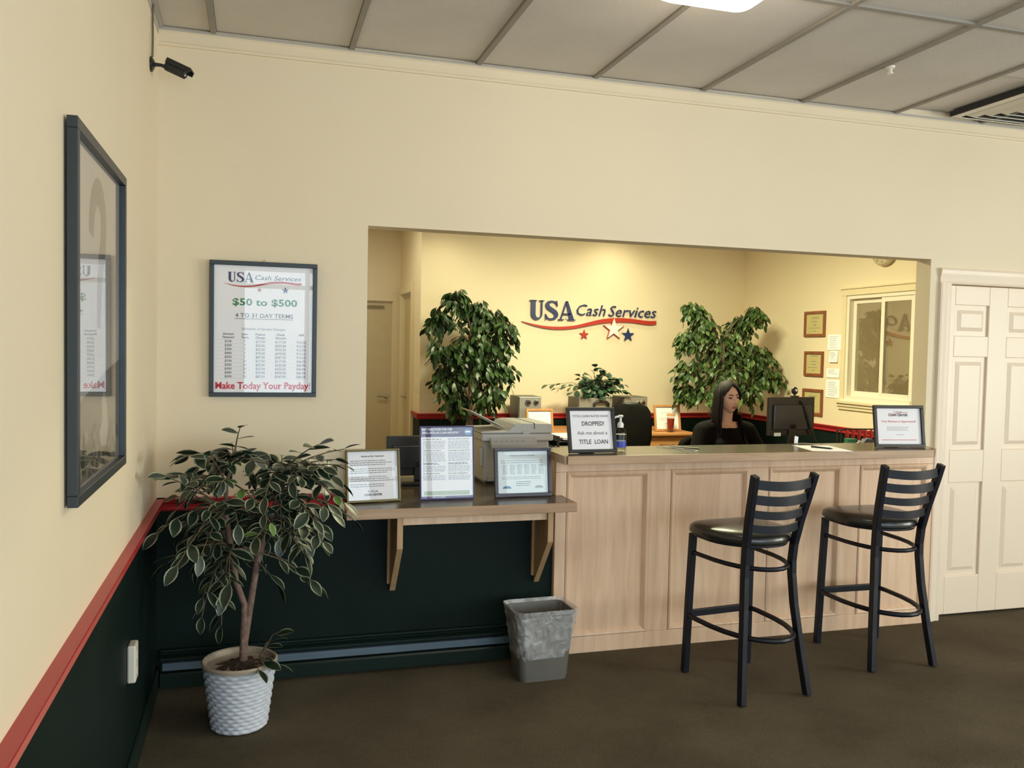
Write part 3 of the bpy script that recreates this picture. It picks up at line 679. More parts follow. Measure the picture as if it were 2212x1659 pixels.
# standing frames on the low shelf
f1 = framed('framed_notice', 'thin gold-black framed letter leaning on the low shelf at its left end', 'picture frame', .262, .250, .010, FRGLD, PAPER, (.962, -.058, .829), (R(-9), 0, R(7)), easel=True)
text('Notice to Our Customers', 0, .214, .007, TBLK, f1, y=YT, width=.11, bold=.02)
textlines(3, -.108, .196, .214, .0095, .0030, TGRY, f1, YT, 1); textlines(3, -.108, .158, .214, .0095, .0030, TGRY, f1, YT, 2, (.8, 1)); textlines(3, -.108, .120, .214, .0095, .0030, TGRY, f1, YT, 3); textlines(2, -.108, .084, .2, .0095, .0030, TGRY, f1, YT, 4)
text('USA', 0, .046, .009, TBLK, f1, y=YT, width=.05); text('LOAN CENTER', 0, .030, .010, TBLK, f1, y=YT, width=.085, bold=.03)
f2 = framed('best_practices_board', 'tall purple bordered notice of dense print standing on the low shelf', 'notice board', .272, .358, .007, TPUR, PAPER, (1.322, -.050, .829), (R(-6), 0, R(1)), depth=.010, easel=True)
part('header_band', MB().box(-.129, .129, -.0004, 0, .304, .351), TPUR, f2, loc=(0, YT, 0), label='dark purple header')
part('footer_band', MB().box(-.129, .129, -.0004, 0, .007, .017), TPUR, f2, loc=(0, YT, 0))
textset([('BEST PRACTICES FOR THE', -.125, .336, .010, dict(align='LEFT', width=.15, bold=.02)), ('SMALL-DOLLAR LOAN INDUSTRY', -.125, .320, .010, dict(align='LEFT', width=.185, bold=.02))], PAPER, f2, y=YT - .0008)
textset([('SERVING CUSTOMERS', -.05, .0095, .005, dict(width=.08))], PAPER, f2, y=YT - .0008)
part('round_emblem', MB().prism([(.105 + .017 * math.cos(a), .328 + .017 * math.sin(a)) for a in [2 * PI * i / 20 for i in range(20)]], -.0004, 0), TBLU, f2, loc=(0, YT - .0006, 0))
part('emblem_band', MB().prism([(.090, .325), (.120, .325), (.118, .333), (.092, .333)], -.0004, 0), PAPER, f2, loc=(0, YT - .0011, 0))
for cx_, sd in ((-.120, 10), (.006, 20)):
    z = .294
    for k, n in enumerate((1, 8, 1, 9, 2, 6, 1, 5)):
        textlines(n, cx_, z, .112, .0052, .0028 if n > 2 else .0036, TGRY if n < 3 else TLGT, f2, YT, sd + k, (.92, 1) if n > 2 else (.6, .95)); z -= n * .0052 + .0045
part('green_panel', MB().box(-.115, .112, -.0004, 0, .022, .042), TSAGE, f2, loc=(0, YT, 0))
f3 = framed('rate_chart_frame', 'mauve-black framed pale blue rate chart on the low shelf next to the tall counter', 'picture frame', .300, .245, .018, FRPUR, PAPERB, (1.713, -.040, .829), (R(-8), 0, R(1)), easel=True)
text('Payday Loan Fee Schedule', 0, .203, .006, TGRY, f3, y=YT, width=.13)
textlines(2, -.115, .180, .235, .010, .0030, TLGT, f3, YT, 31, (.95, 1))
for c_ in range(6): textlines(8, -.105 + c_ * .038, .158, .026, .0062, .0028, TLGT, f3, YT, 40 + c_, (.8, 1))
textlines(2, -.11, .098, .22, .008, .0028, TLGT, f3, YT, 51, (.9, 1)); textlines(3, -.035, .074, .075, .009, .003, TGRY, f3, YT, 52)
for x in (-.085, .085): part('printed_dome_emblem', MB().prism([(x + .023 * math.cos(a), .042 + .013 * math.sin(a)) for a in [PI * i / 10 for i in range(11)]], -.0004, 0), TBLU if x < 0 else TLGT, f3, loc=(0, YT, 0))

# frames on the tall counter
f4 = framed('title_loan_sign', 'black framed title loan sign at the left end of the countertop', 'sign', .262, .232, .017, FRBLK, PAPER, (2.056, -.105, 1.051), (R(-14), 0, R(1)), easel=True)
text('TITLE LOAN RATES HAVE', .0, .183, .011, TGRY, f4, y=YT, width=.195, bold=.01); text('DROPPED!', .012, .139, .022, TBLK, f4, y=YT, width=.122, bold=.012)
text('Ask me about a', .005, .094, .017, TGRY, f4, y=YT, width=.165, bold=.008); text('TITLE  LOAN', .008, .046, .022, TBLK, f4, y=YT, width=.158, bold=.012)
f5 = framed('loan_center_sign', 'black framed white sign with red line of print at the right end of the countertop', 'sign', .312, .240, .018, FRBLK, PAPER, (3.945, -.085, 1.051), (R(-9), 0, R(-7)), easel=True)
text('USA', 0, .196, .009, TBLK, f5, y=YT, width=.05); text('LOAN CENTER', 0, .178, .013, TBLK, f5, y=YT, width=.12, bold=.03)
part('printed_swoosh', MB().ribbon([(-.06 + .012 * i, .196 + .006 * math.sin(i * .6 + 3.2)) for i in range(11)], [(-.06 + .012 * i, .1935 + .006 * math.sin(i * .6 + 3.2)) for i in range(11)], -.0004, 0), TRED, f5, loc=(0, YT - .0004, 0))
text('Your Business is Appreciated!', 0, .143, .011, TRED, f5, y=YT, width=.215)
textlines(3, -.075, .115, .16, .009, .0032, TLGT, f5, YT, 61); textlines(1, -.02, .072, .05, .009, .003, TLGT, f5, YT, 62)
textlines(1, -.11, .042, .22, .009, .0034, TRED, f5, YT, 63, (.95, 1))

# things lying on the counter
bt = thing('sanitizer_bottle', 'clear pump bottle with blue label beside the title loan sign', 'bottle', (2.228, -.055, 1.051))
part('bottle_body', MB().lathe([(.028, 0), (.033, .004), (.033, .095), (.030, .108), (.018, .120), (.012, .124), (.012, .128)], 24, sy=.72), glass_mat('clear_plastic', (.80, .80, .74), 1.35, .05), bt, smooth=True)
part('gel', MB().lathe([(.026, .004), (.0305, .006), (.0305, .085), (.0300, .090)], 24, sy=.70), glass_mat('clear_gel', (.86, .87, .84), 1.2, .1), bt, smooth=True)
part('printed_label', MB().lathe([(.0336, .022), (.0337, .023), (.0337, .054), (.0336, .055)], 24, sy=.73), mat('blue_label', (.03, .05, .42), .4), bt, smooth=True, label='blue label band')
part('label_window', MB().lathe([(.0336, .056), (.0337, .057), (.0337, .088), (.0336, .089)], 24, sy=.73), glass_mat('frosted_label', (.62, .66, .72), 1.3, .3), bt, smooth=True)
part('pump', MB().lathe([(.016, .124), (.017, .140), (.012, .150), (.006, .153), (.006, .175), (.012, .178), (.015, .184), (.010, .188)], 20).tube([(0, 0, .182), (-.03, -.012, .180), (-.038, -.014, .174)], [.006, .005, .004], 8), mat('white_pump_plastic', (.82, .82, .82), .35), bt, smooth=True)

cb = single('white_cable', MB().tube([(2.52, .12, 1.054), (2.55, .09, 1.054), (2.60, .045, 1.054), (2.64, -.02, 1.054), (2.655, -.10, 1.054), (2.62, -.13, 1.054), (2.59, -.09, 1.054), (2.60, -.02, 1.0545), (2.58, .04, 1.0545), (2.54, .08, 1.056)], .0022, 6), VINYL, 'thin white cable loop lying on the countertop right of the pump bottle', 'cable', smooth=True)
single('black_pen', MB().tube([(2.585, .075, 1.0565), (2.690, -.045, 1.0565)], .0042, 8), PLB, 'slim black pen lying by the white cable loop', 'pen', smooth=True)
pp = thing('paper_sheet', 'white paper sheets lying on the countertop below the computer monitor', 'paper', (3.43, -.075, 1.0505), R(-12))
rn = random.Random(3)
for k in range(3): part('sheet', MB().box(-.108 + k * .003, .108 + k * .003, -.14 - k * .002, .14 - k * .002, .0004 + k * .0006, .0009 + k * .0006), PAPER, pp, rot=(0, 0, R(k * 1.2)))
pn = thing('pen', 'black pen lying across the white paper sheets', 'pen', (3.425, -.085, 1.0570), R(-62))
part('barrel', MB().tube([(-.06, 0, 0), (.05, 0, 0), (.066, 0, 0)], [.0045, .0045, .001], 10), PLB, pn, smooth=True); part('clip', MB().box(-.058, -.02, -.001, .001, .004, .006), CHR, pn)
tg = thing('tag_on_cord', 'small white tag on a cord below the monitor', 'tag', (3.425, .150, 1.0525), R(-10))
part('tag', MB().box(-.011, .011, -.0015, .0015, 0, .045), PAPER, tg, rot=(R(-20), R(14), 0)); part('cord', MB().tube([(0, 0, .003), (.03, -.04, .0075), (.07, -.07, .0075), (.10, -.09, .0075)], .0018, 6), VINYL, tg, smooth=True)

# ------------------------------------------------------------------ printer and things on the side desk
pr = thing('multifunction_printer', 'light grey multifunction printer with raised paper flap behind the low shelf', 'printer', (1.80, .56, .829))
part('body', MB().box(-.19, .19, -.19, .20, .012, .235), PRN, pr, bevel=.012)
part('front_recess', MB().box(-.12, .16, -.194, -.188, .05, .12), PRND, pr, bevel=.002)
part('cassette', MB().box(-.165, .175, -.200, -.19, .016, .045), PRN, pr, bevel=.003)
part('foot', MB().box(-.17, -.12, -.17, .17, 0, .012), PRND, pr); part('foot', MB().box(.12, .17, -.17, .17, 0, .012), PRND, pr)
part('scanner', MB().box(-.205, .205, -.215, .205, .236, .276), PRN, pr, bevel=.008)
pl = part('control_panel', MB().prism([(-.19, .225), (-.255, .205), (-.258, .222), (-.214, .262), (-.19, .262)], -.16, .10, 'x'), PRN, pr)
for k in range(6): part('button', MB().box(-.14 + k * .03, -.122 + k * .03, -.252, -.240, .232 - .0, .240, mx=Matrix.Translation((0, .012, 0))), PRND, pl)
lid = part('document_feeder', MB().prism([(-.205, .277), (.205, .277), (.205, .318), (.195, .330), (.02, .333), (-.015, .327), (-.055, .290), (-.205, .288)], -.20, .19, 'y'), PRN, pr, bevel=.005)
part('feed_slot', MB().prism([(-.046, .2955), (-.017, .325), (-.014, .318), (-.042, .290)], -.13, .13, 'y'), PRND, lid)
part('lid_groove', MB().box(.095, .100, -.2005, .19, .300, .3335), PRND, lid)
part('hinge_latch', MB().box(.03, .07, -.206, -.198, .258, .290), PRN, lid, bevel=.002)
part('paper_flap', MB().add([(-.245, -.12, .395), (-.245, .13, .395), (-.05, .13, .300), (-.05, -.12, .300), (-.243, -.12, .399), (-.243, .13, .399), (-.048, .13, .304), (-.048, -.12, .304)],
     [(0, 1, 2, 3), (7, 6, 5, 4), (0, 4, 5, 1), (1, 5, 6, 2), (2, 6, 7, 3), (3, 7, 4, 0)]), mat('pale_grey_plastic', (.60, .60, .58), .4), lid)
part('side_latch', MB().box(-.208, -.19, -.19, -.13, .10, .20), PRN, pr, bevel=.003)

def monitor(name, label, loc, rz, w_, h, zb, cat='monitor'):
    t = thing(name, label, cat, loc, rz)
    part('casing', MB().box(-w_ / 2, w_ / 2, -.018, .012, zb, zb + h), PLB, t, bevel=.004)
    part('back_panel', MB().box(-w_ / 2 + .03, w_ / 2 - .03, -.032, -.018, zb + .04, zb + h - .05), SCRB, t, bevel=.006)
    part('screen', MB().box(-w_ / 2 + .014, w_ / 2 - .014, .012, .013, zb + .018, zb + h - .014), PLB2, t)
    part('stand', MB().box(-.03, .03, -.032, -.012, .02, zb + .08), PLB, t, bevel=.004)
    part('base', MB().box(-.11, .11, -.09, .09, .0, .02), PLB, t, bevel=.005)
    return t
monitor('desktop_monitor', 'black monitor back partly hidden behind the tall purple notice', (1.275, .47, .829), R(2), .36, .215, .045)
lt = thing('letter_tray', 'dark stacked letter tray right of the grey printer', 'tray', (2.20, .62, .829))
for k in range(4): part('tray', MB().box(-.13, .13, -.17, .17, .02 + k * .065, .024 + k * .065).box(-.13, -.126, -.17, .17, .02 + k * .065, .055 + k * .065).box(.126, .13, -.17, .17, .02 + k * .065, .055 + k * .065), PLB, lt)
for sx_ in (-.125, .125):
    for sy_ in (-.16, .16): part('post', MB().box(sx_ - .006, sx_ + .006, sy_ - .006, sy_ + .006, 0, .25), PLB, lt)
single('paper_stack', MB().box(-.10, .10, -.14, .14, 0, .012), PAPER, 'paper stack on the top tier of the letter tray', 'paper', (2.20, .62, 1.054), R(4))

# ------------------------------------------------------------------ staff desk behind the counter with monitor, rack etc
sd = thing('staff_desk', 'maple staff desk hidden behind the reception counter', 'desk', (0, 0, 0))
part('desk_top', MB().box(3.0, 4.95, .36, 1.32, .715, .75), LAM, sd)
part('hutch', MB().box(3.90, 4.95, .36, .66, .751, .965), OAK, sd)
for x in (3.02, 4.90): part('side_panel', MB().box(x, x + .03, .38, 1.30, 0, .714), MAPLE, sd)
mo = monitor('computer_monitor', 'black computer monitor with a webcam on top beside the seated woman', (3.935, .95, .751), R(4), .375, .262, .265)
part('cable_strap', MB().tube([(.07, -.034, .50), (.11, -.040, .40), (.15, -.042, .29), (.19, -.05, .20)], .009, 6), PLB2, mo, smooth=True)
part('sticker', MB().box(-.145, -.09, -.0205, -.0185, .262, .285), PAPERB, mo, label='small white sticker')
wc = thing('webcam', 'round black webcam clipped on the computer monitor', 'webcam', (3.965, .952, 1.279))
part('housing', MB().ball((0, 0, .042), (.024, .02, .027)), PLB, wc, smooth=True); part('clip', MB().box(-.028, .028, -.012, .012, 0, .008).box(-.005, .005, -.005, .005, .008, .02), PLB, wc)
part('lens', MB().lathe([(.009, 0), (.008, .004)], 12, mx=Matrix.Translation((0, -.0185, .045)) @ Matrix.Rotation(PI / 2, 4, 'X')), CHR, wc)
kb = thing('keyboard', 'black keyboard on the staff desk in front of the woman', 'keyboard', (3.70, 1.12, .751))
part('tray', MB().box(-.21, .21, -.07, .07, 0, .014), PLB, kb, bevel=.003)
# stamp rack
rk = thing('stamp_rack', 'black wire rack hung with red handled stamps near the loan center sign', 'rack', (4.245, .60, .966), R(-8))
mb = MB()
mb.tube([(-.15, 0, 0), (-.15, 0, .112), (-.12, 0, .122), (.10, 0, .122), (.13, 0, .105), (.14, 0, 0)], .005, 8)
mb.tube([(-.15, .05, 0), (-.15, .05, .112)], .005, 8).tube([(.14, .05, 0), (.14, .05, .09)], .005, 8).tube([(-.15, .05, .112), (-.15, 0, .112)], .004, 6).box(-.155, .145, -.02, .07, 0, .006)
part('wire_frame', mb, PLB, rk, smooth=True)
for k in range(6):
    x = -.115 + k * .042
    st2 = thing('rubber_stamp', ['red handled rubber stamp hanging at the left end of the wire rack', 'red rubber stamp second from the left on the wire rack', 'red rubber stamp third from the left on the wire rack', 'red rubber stamp third from the right on the wire rack', 'red rubber stamp second from the right on the wire rack', 'red rubber stamp at the right end of the wire rack'][k], 'stamp',
                tuple(rk.matrix_basis @ Vector((0, 0, 0))) if False else (4.245 + x * math.cos(R(-8)) , .60 + x * math.sin(R(-8)) - .012, .972), R(-8), 'stamps on the wire rack')
    part('handle', MB().lathe([(.006, .045), (.010, .06), (.013, .08), (.012, .10), (.006, .112)], 12), mat('red_stamp_plastic', (.45, .03, .03), .35) if k == 0 else D.materials['red_stamp_plastic'], st2, smooth=True)
    part('base', MB().box(-.016, .016, -.012, .012, .0, .03).box(-.006, .006, -.005, .005, .03, .046), mat('white_stamp_plastic', (.80, .76, .68), .4) if k == 0 else D.materials['white_stamp_plastic'], st2, bevel=.002)
tpd = thing('tape_dispenser', 'dark blue desk tape dispenser behind the countertop near the loan center sign', 'dispenser', (4.16, .43, .966), R(-10))
part('body', MB().prism([(-.075, 0), (.075, 0), (.078, .022), (.045, .036), (.02, .074), (-.03, .078), (-.055, .05), (-.078, .045)], -.028, .028, 'y'), mat('navy_plastic', (.02, .03, .07), .3), tpd, bevel=.004)
part('tape_roll', MB().lathe([(.028, -.01), (.028, .01)], 24, mx=Matrix.Translation((-.005, 0, .055)) @ Matrix.Rotation(PI / 2, 4, 'X')), mat('clear_tape', (.25, .32, .45), .3), tpd, smooth=True)
gc = single('green_box', MB().box(-.03, .03, -.025, .025, 0, .062).box(-.031, .031, -.026, .026, .062, .072), mat('green_plastic', (.03, .22, .14), .4), 'small green box left of the blue tape dispenser', 'box', (4.075, .50, .966), R(-10), bevel=.002)
dl = thing('desk_lamp', 'small white lit lamp half hidden by the loan center sign', 'lamp', (4.40, .52, .966))
part('stem', MB().tube([(0, 0, 0), (0, 0, .06)], .006, 8).tube([(-.02, 0, .07), (-.02, 0, .135), (.02, 0, .135), (.02, 0, .07)], .003, 6), PLB, dl, smooth=True)
part('shade', MB().lathe([(.022, .04), (.026, .045), (.022, .075), (.010, .10), (.004, .102)], 16), mat('warm_white_shade', (.9, .85, .72), .4), dl, smooth=True)

# ------------------------------------------------------------------ office furniture at the rear wall
cz = thing('oak_credenza', 'honey oak credenza along the rear wall of the office', 'desk', (0, 0, 0))
part('desk_top', MB().box(2.92, 4.80, 3.84, 4.60, .705, .742), OAK, cz, bevel=.012)
part('back_ledge', MB().box(2.92, 4.60, 4.12, 4.60, .743, .752), OAK, cz)
part('end_panel', MB().box(2.96, 2.99, 3.90, 4.58, 0, .704), OAK, cz)
part('pedestal', MB().box(4.24, 4.76, 3.90, 4.58, 0, .704), OAK, cz)
for z0, z1 in ((.04, .36), (.37, .53), (.54, .69)):
    d_ = part('drawer', MB().box(4.27, 4.73, 3.885, 3.90, z0, z1), OAK, cz, bevel=.003); part('pull', MB().tube([(4.43, 3.885, (z0 + z1) / 2), (4.43, 3.86, (z0 + z1) / 2), (4.57, 3.86, (z0 + z1) / 2), (4.57, 3.885, (z0 + z1) / 2)], .005, 6), DGREY, d_)
def mbox(x0, x1, label, dials, h=.335, y=4.22):
    t = thing('equipment_box', label, 'box', ((x0 + x1) / 2, y, .753)); w_ = (x1 - x0) / 2
    part('casing', MB().box(-w_, w_, 0, .30, 0, h), DGREY, t, bevel=.004)
    part('face_plate', MB().box(-w_ + .012, w_ - .004, -.006, 0, .012, h - .006), STEEL, t, bevel=.003)
    for k, (dx, r_) in enumerate(dials):
        dd = part('dial', MB().lathe([(r_, 0), (r_, .008), (r_ * .8, .014)], 20, mx=Matrix.Translation((dx, -.006, h - .062)) @ Matrix.Rotation(PI / 2, 4, 'X')), CHR, t, smooth=True)
        part('dial_hub', MB().lathe([(r_ * .55, 0), (r_ * .5, .012)], 14, mx=Matrix.Translation((dx, -.018, h - .062)) @ Matrix.Rotation(PI / 2, 4, 'X')), PLB, dd)
    return t
mbox(2.99, 3.235, 'grey metal box with two round dials behind the left oak frame', [(-.02, .034), (.065, .028)])
b2 = mbox(3.64, 4.02, 'grey metal box with an arched black handle under the pothos', [], .325)
part('handle', MB().tube([(-.02, -.03, .20), (-.02, -.03, .265), (.01, -.03, .285), (.11, -.03, .285), (.14, -.03, .265), (.14, -.03, .20)], .014, 8), PLB, b2, smooth=True)
mbox(4.15, 4.43, 'grey metal box with round dials beside the black office chair', [(.035, .022), (.085, .030)])
pot2 = None
for nm, lb, x, w_, h in (('oak_picture_frame', 'oak framed certificate standing behind the grey printer', 3.155, .285, .235), ('oak_picture_frame', 'oak framed certificate standing behind the red drink', 4.565, .305, .275)):
    f = framed(nm, lb, 'picture frame', w_, h, .022, OAKF, PAPER, (x, 4.0, .743), (R(-10), 0, R(2)), easel=True, group='oak frames on the credenza')
    textlines(2, -.07, h * .72, .14, .012, .003, TLGT, f, YT, 71); textlines(3, -.09, h * .50, .18, .012, .003, TLGT, f, YT, 72); textlines(1, -.03, h * .3, .06, .01, .004, TGRY, f, YT, 73)
dr = thing('red_drink_cup', 'clear tumbler of red drink in front of the right oak frame', 'cup', (4.545, 3.90, .743))
part('tumbler', MB().lathe([(.030, 0), (.032, .004), (.043, .175), (.044, .178)], 20), glass_mat('tumbler_plastic', (.95, .90, .86), 1.4), dr, smooth=True)
part('drink', MB().lathe([(.030, .035), (.0385, .140)], 20), mat('red_drink', (.30, .03, .02), .3), dr, smooth=True)
part('lid', MB().lathe([(.046, .172), (.046, .180), (.030, .190)], 20), OAKF, dr, smooth=True)

def office_chair(label, loc, rz, top, w_=.24):
    t = thing('office_chair', label, 'chair', loc, rz, 'black office chairs')
    zb = .58; h = top - zb; mb = MB(); n = 12; vs = []; fs = []
    prof = [(0, .80), (.15, .92), (.4, 1.0), (.7, 1.0), (.88, .95), (.96, .82), (1.0, .55)]
    for (v, k) in prof:
        for i in range(n + 1):
            u = -1 + 2 * i / n; vs.append((u * w_ * k, .05 * u * u - .04 - .03 * math.sin(v * PI), zb + v * h - .02 * u * u * v))
    m_ = n + 1
    for j in range(len(prof) - 1):
        for i in range(n): a = j * m_ + i; fs.append((a, a + 1, a + 1 + m_, a + m_))
    b_ = part('backrest', mb.add(vs, fs), FAB, t, smooth=True); so = b_.modifiers.new('solid', 'SOLIDIFY'); so.thickness = .06; so.offset = 0
    part('rim', MB().tube([(vs[-m_ + i][0] * 1.02, vs[-m_ + i][1], vs[-m_ + i][2] + .006) for i in range(0, m_)], .018, 8), PLB2, t, smooth=True)
    part('seat', MB().lathe([(.18, .38), (.25, .385), (.26, .41), (.24, .43), (.15, .438)], 24, mx=Matrix.Translation((0, .20, 0))), FAB, t, smooth=True)
    part('support_bar', MB().box(-.03, .03, -.06, .14, .35, .38).box(-.03, .03, -.08, -.05, .35, .66), PLB, t, bevel=.005)
    part('gas_column', MB().lathe([(.028, .10), (.028, .378)], 14, mx=Matrix.Translation((0, .20, 0))), PLB, t)
    for k in range(5):
        a = 2 * PI * k / 5 + .3; e = (.28 * math.cos(a), .20 + .28 * math.sin(a), .075)
        lg = part('base_arm', MB().tube([(0, .20, .12), e], [.025, .016], 8), PLB, t, smooth=True)
        part('caster', MB().lathe([(.028, -.02), (.028, .02)], 14, mx=Matrix.Translation((e[0], e[1], .028)) @ Matrix.Rotation(PI / 2, 4, 'Y')), PLB, lg)
    return t
office_chair('high backed black office chair with lighter top rim in front of the oak credenza', (3.755, 3.20, 0), 0, 1.075, .205)
office_chair('black office chair the woman sits on behind the counter', (3.83, 1.94, 0), PI, .90, .20)

# certificates and papers on the right wall (faces -x)
def on_right(name, label, cat, y0, y1, z0, z1, fw, fm, pm, grp):
    return framed(name, label, cat, y1 - y0, z1 - z0, fw, fm, pm, (XR - .001, (y0 + y1) / 2, z0), (0, 0, R(-90)), depth=.018, group=grp)
for k, (lb, y0, y1, z0, z1) in enumerate([('dark wood framed certificate, topmost of three on the office right wall', 3.147, 3.483, 1.753, 2.010), ('dark wood framed certificate, middle of three on the office right wall', 3.160, 3.463, 1.355, 1.606), ('dark wood framed certificate partly behind the computer monitor', 3.150, 3.474, .962, 1.226)]):
    c_ = on_right('certificate', lb, 'certificate', y0, y1, z0, z1, .028, CHERRY, CREAMP, 'certificates on the office right wall')
    text('Certificate', 0, .185 if k != 1 else .20, .013, TGRY, c_, y=YT, width=.12, shear=.2)
    textlines(1, -.055, .150, .11, .01, .005, TGRY, c_, YT, 80 + k); textlines(1, -.03, .118, .06, .01, .006, TGRY, c_, YT, 83 + k); textlines(1, -.10, .088, .2, .01, .004, TGRY, c_, YT, 86 + k); textlines(1, -.03, .058, .06, .01, .005, TGRY, c_, YT, 89 + k)
for k, (lb, y0, y1, z0, z1, m) in enumerate([('pale printed sheet at the top of the papers left of the sliding window', 2.905, 3.105, 1.622, 1.771, TLGT), ('small white notice with a curled lower edge second from the top beside the certificates', 2.947, 3.065, 1.502, 1.612, TLGT), ('wide short printed sheet third from the top beside the certificates', 2.912, 3.110, 1.352, 1.440, TLGT), ('tall white sheet lowest of the papers beside the certificates', 2.888, 3.112, 1.156, 1.330, TLGT)]):
    t = thing('notice_sheet', lb, 'paper', (XR - .003, (y0 + y1) / 2, z0), R(-90), 'papers taped on the office right wall')
    w_, h = y1 - y0, z1 - z0
    part('sheet', MB().add([(-w_ / 2, 0, 0), (w_ / 2, 0, 0), (w_ / 2, 0, h), (-w_ / 2, 0, h), (-w_ / 2, -.014 if k == 1 else -.003, -.0), (w_ / 2, -.014 if k == 1 else -.003, 0), (w_ / 2, -.0012, h), (-w_ / 2, -.0012, h)],
         [(0, 1, 2, 3), (7, 6, 5, 4), (0, 4, 5, 1), (1, 5, 6, 2), (2, 6, 7, 3), (3, 7, 4, 0)]), PAPER, t)
    textlines(max(3, int(h / .018) - 1), -w_ * .36, h * .86, w_ * .74, .018, .004, m, t, -.0035 if k != 1 else -.012, 95 + k, (.6, 1))
ck = thing('wall_clock', 'round white wall clock high on the office right wall, half cut off by the opening', 'clock', (XR, 2.325, 2.535), R(-90))
part('casing', MB().lathe([(.150, 0), (.158, .01), (.158, .04), (.145, .055), (.138, .048)], 40, mx=Matrix.Rotation(PI / 2, 4, 'X')), mat('beige_clock_rim', (.55, .46, .32), .4), ck, smooth=True)
part('dial_face', MB().lathe([(.140, .047), (.139, .0475)], 40, mx=Matrix.Rotation(PI / 2, 4, 'X')), PAPER, ck)
for a, l in ((R(40), .08), (R(150), .11)): part('hand', MB().box(-.004, .004, -.052, -.050, 0, l), PLB, ck, rot=(0, a, 0))
mb = MB()
for i in range(12): mb.box(-.003, .003, -.0495, -.048, .115, .13, mx=Matrix.Rotation(2 * PI * i / 12, 4, 'Y'))
part('hour_marks', mb, PLB, ck)

# ------------------------------------------------------------------ plants
def leaf_mesh(name, L_, W_, mats, edge=True, fold=.18, droop=.15, seg=6):
    prof = [(0, .0), (.10, .34), (.28, .82), (.48, 1.0), (.68, .88), (.86, .48), (1.0, .0)]
    vs = []; fs = []; mi = []
    for t, k in prof:
        y = t * L_; z = -droop * L_ * t * t; hw = k * W_ / 2
        for s in (-1, -.76, 0, .76, 1):
            vs.append((s * hw, y, z + fold * abs(s) * hw))
    for j in range(len(prof) - 1):
        for i in range(4):
            a = j * 5 + i; fs.append((a, a + 1, a + 6, a + 5)); mi.append(1 if edge and i in (0, 3) else 0)
    me = D.meshes.new(name); me.from_pydata(vs, [], fs)
    for m in mats: me.materials.append(m)
    me.polygons.foreach_set('material_index', mi); me.polygons.foreach_set('use_smooth', [True] * len(fs))
    return me
def leaf_rot(d, roll):       # local +y of the leaf along d, normal tends upwards
    d = d.normalized(); q = d.to_track_quat('Y', 'Z'); return (q @ Euler((0, roll, 0)).to_quaternion()).to_euler()

vf = thing('potted_variegated_ficus', 'variegated artificial ficus in a white woven basket pot in the corner', 'plant', (.367, -.49, 0))
OFF = Vector((.367, -.49, 0))
def V(x, y, z): return Vector((x, y, z)) - OFF
# pot with basket weave relief
mb = MB(); nr, nc = 64, 144; vs = []; fs = []
for j in range(nr + 1):
    v = j / nr; z = .006 + v * .262; rb = .108 + .034 * v
    for i in range(nc):
        a = 2 * PI * i / nc; row = int(v * 15.999); ph = (i / nc * 36 + (row % 2)) * PI
        bulge = .0028 * math.cos(ph) * abs(math.sin(v * 16 * PI)) + .0038 * abs(math.sin(v * 16 * PI))
        r_ = rb + bulge; vs.append((r_ * math.cos(a), r_ * math.sin(a), z))
for j in range(nr):
    for i in range(nc): a = j * nc + i; b = j * nc + (i + 1) % nc; fs.append((a, b, b + nc, a + nc))
fs.append(tuple(range(nc - 1, -1, -1)))
part('basket', mb.add(vs, fs), WICK, vf, smooth=True, label='white woven basket pot')
part('rim', MB().lathe([(.138, .255), (.149, .262), (.151, .274), (.144, .280), (.136, .276), (.132, .22)], 48), WICKI, vf, smooth=True)
mb = MB(); vs = [(0, 0, .262)]; fs = []; rn = random.Random(5)
for j in range(1, 6):
    for i in range(28): a = 2 * PI * i / 28; r_ = .135 * j / 5; vs.append((r_ * math.cos(a), r_ * math.sin(a), .262 - .02 * (j / 5) ** 2 + rn.uniform(-.005, .005)))
for i in range(28): fs.append((0, 1 + i, 1 + (i + 1) % 28))
for j in range(4):
    for i in range(28): a = 1 + j * 28 + i; b = 1 + j * 28 + (i + 1) % 28; fs.append((a, a + 28, b + 28, b))
part('soil', mb.add(vs, fs), SOIL, vf, smooth=True)
tr1 = [V(.380, -.47, .25), V(.384, -.47, .34), V(.416, -.46, .557), V(.437, -.45, .691), V(.482, -.45, .825), V(.509, -.45, .93), V(.52, -.45, 1.03)]
tr2 = [V(.378, -.48, .30), V(.383, -.48, .50), V(.350, -.50, .60), V(.332, -.50, .735), V(.308, -.50, .889), V(.31, -.48, 1.0), V(.335, -.45, 1.08)]
part('trunk', MB().tube(tr1, [.017, .016, .014, .014, .012, .009, .006], 10), BARK, vf, smooth=True)
part('trunk', MB().tube(tr2, [.013, .013, .013, .012, .010, .008, .005], 10), BARK, vf, smooth=True)
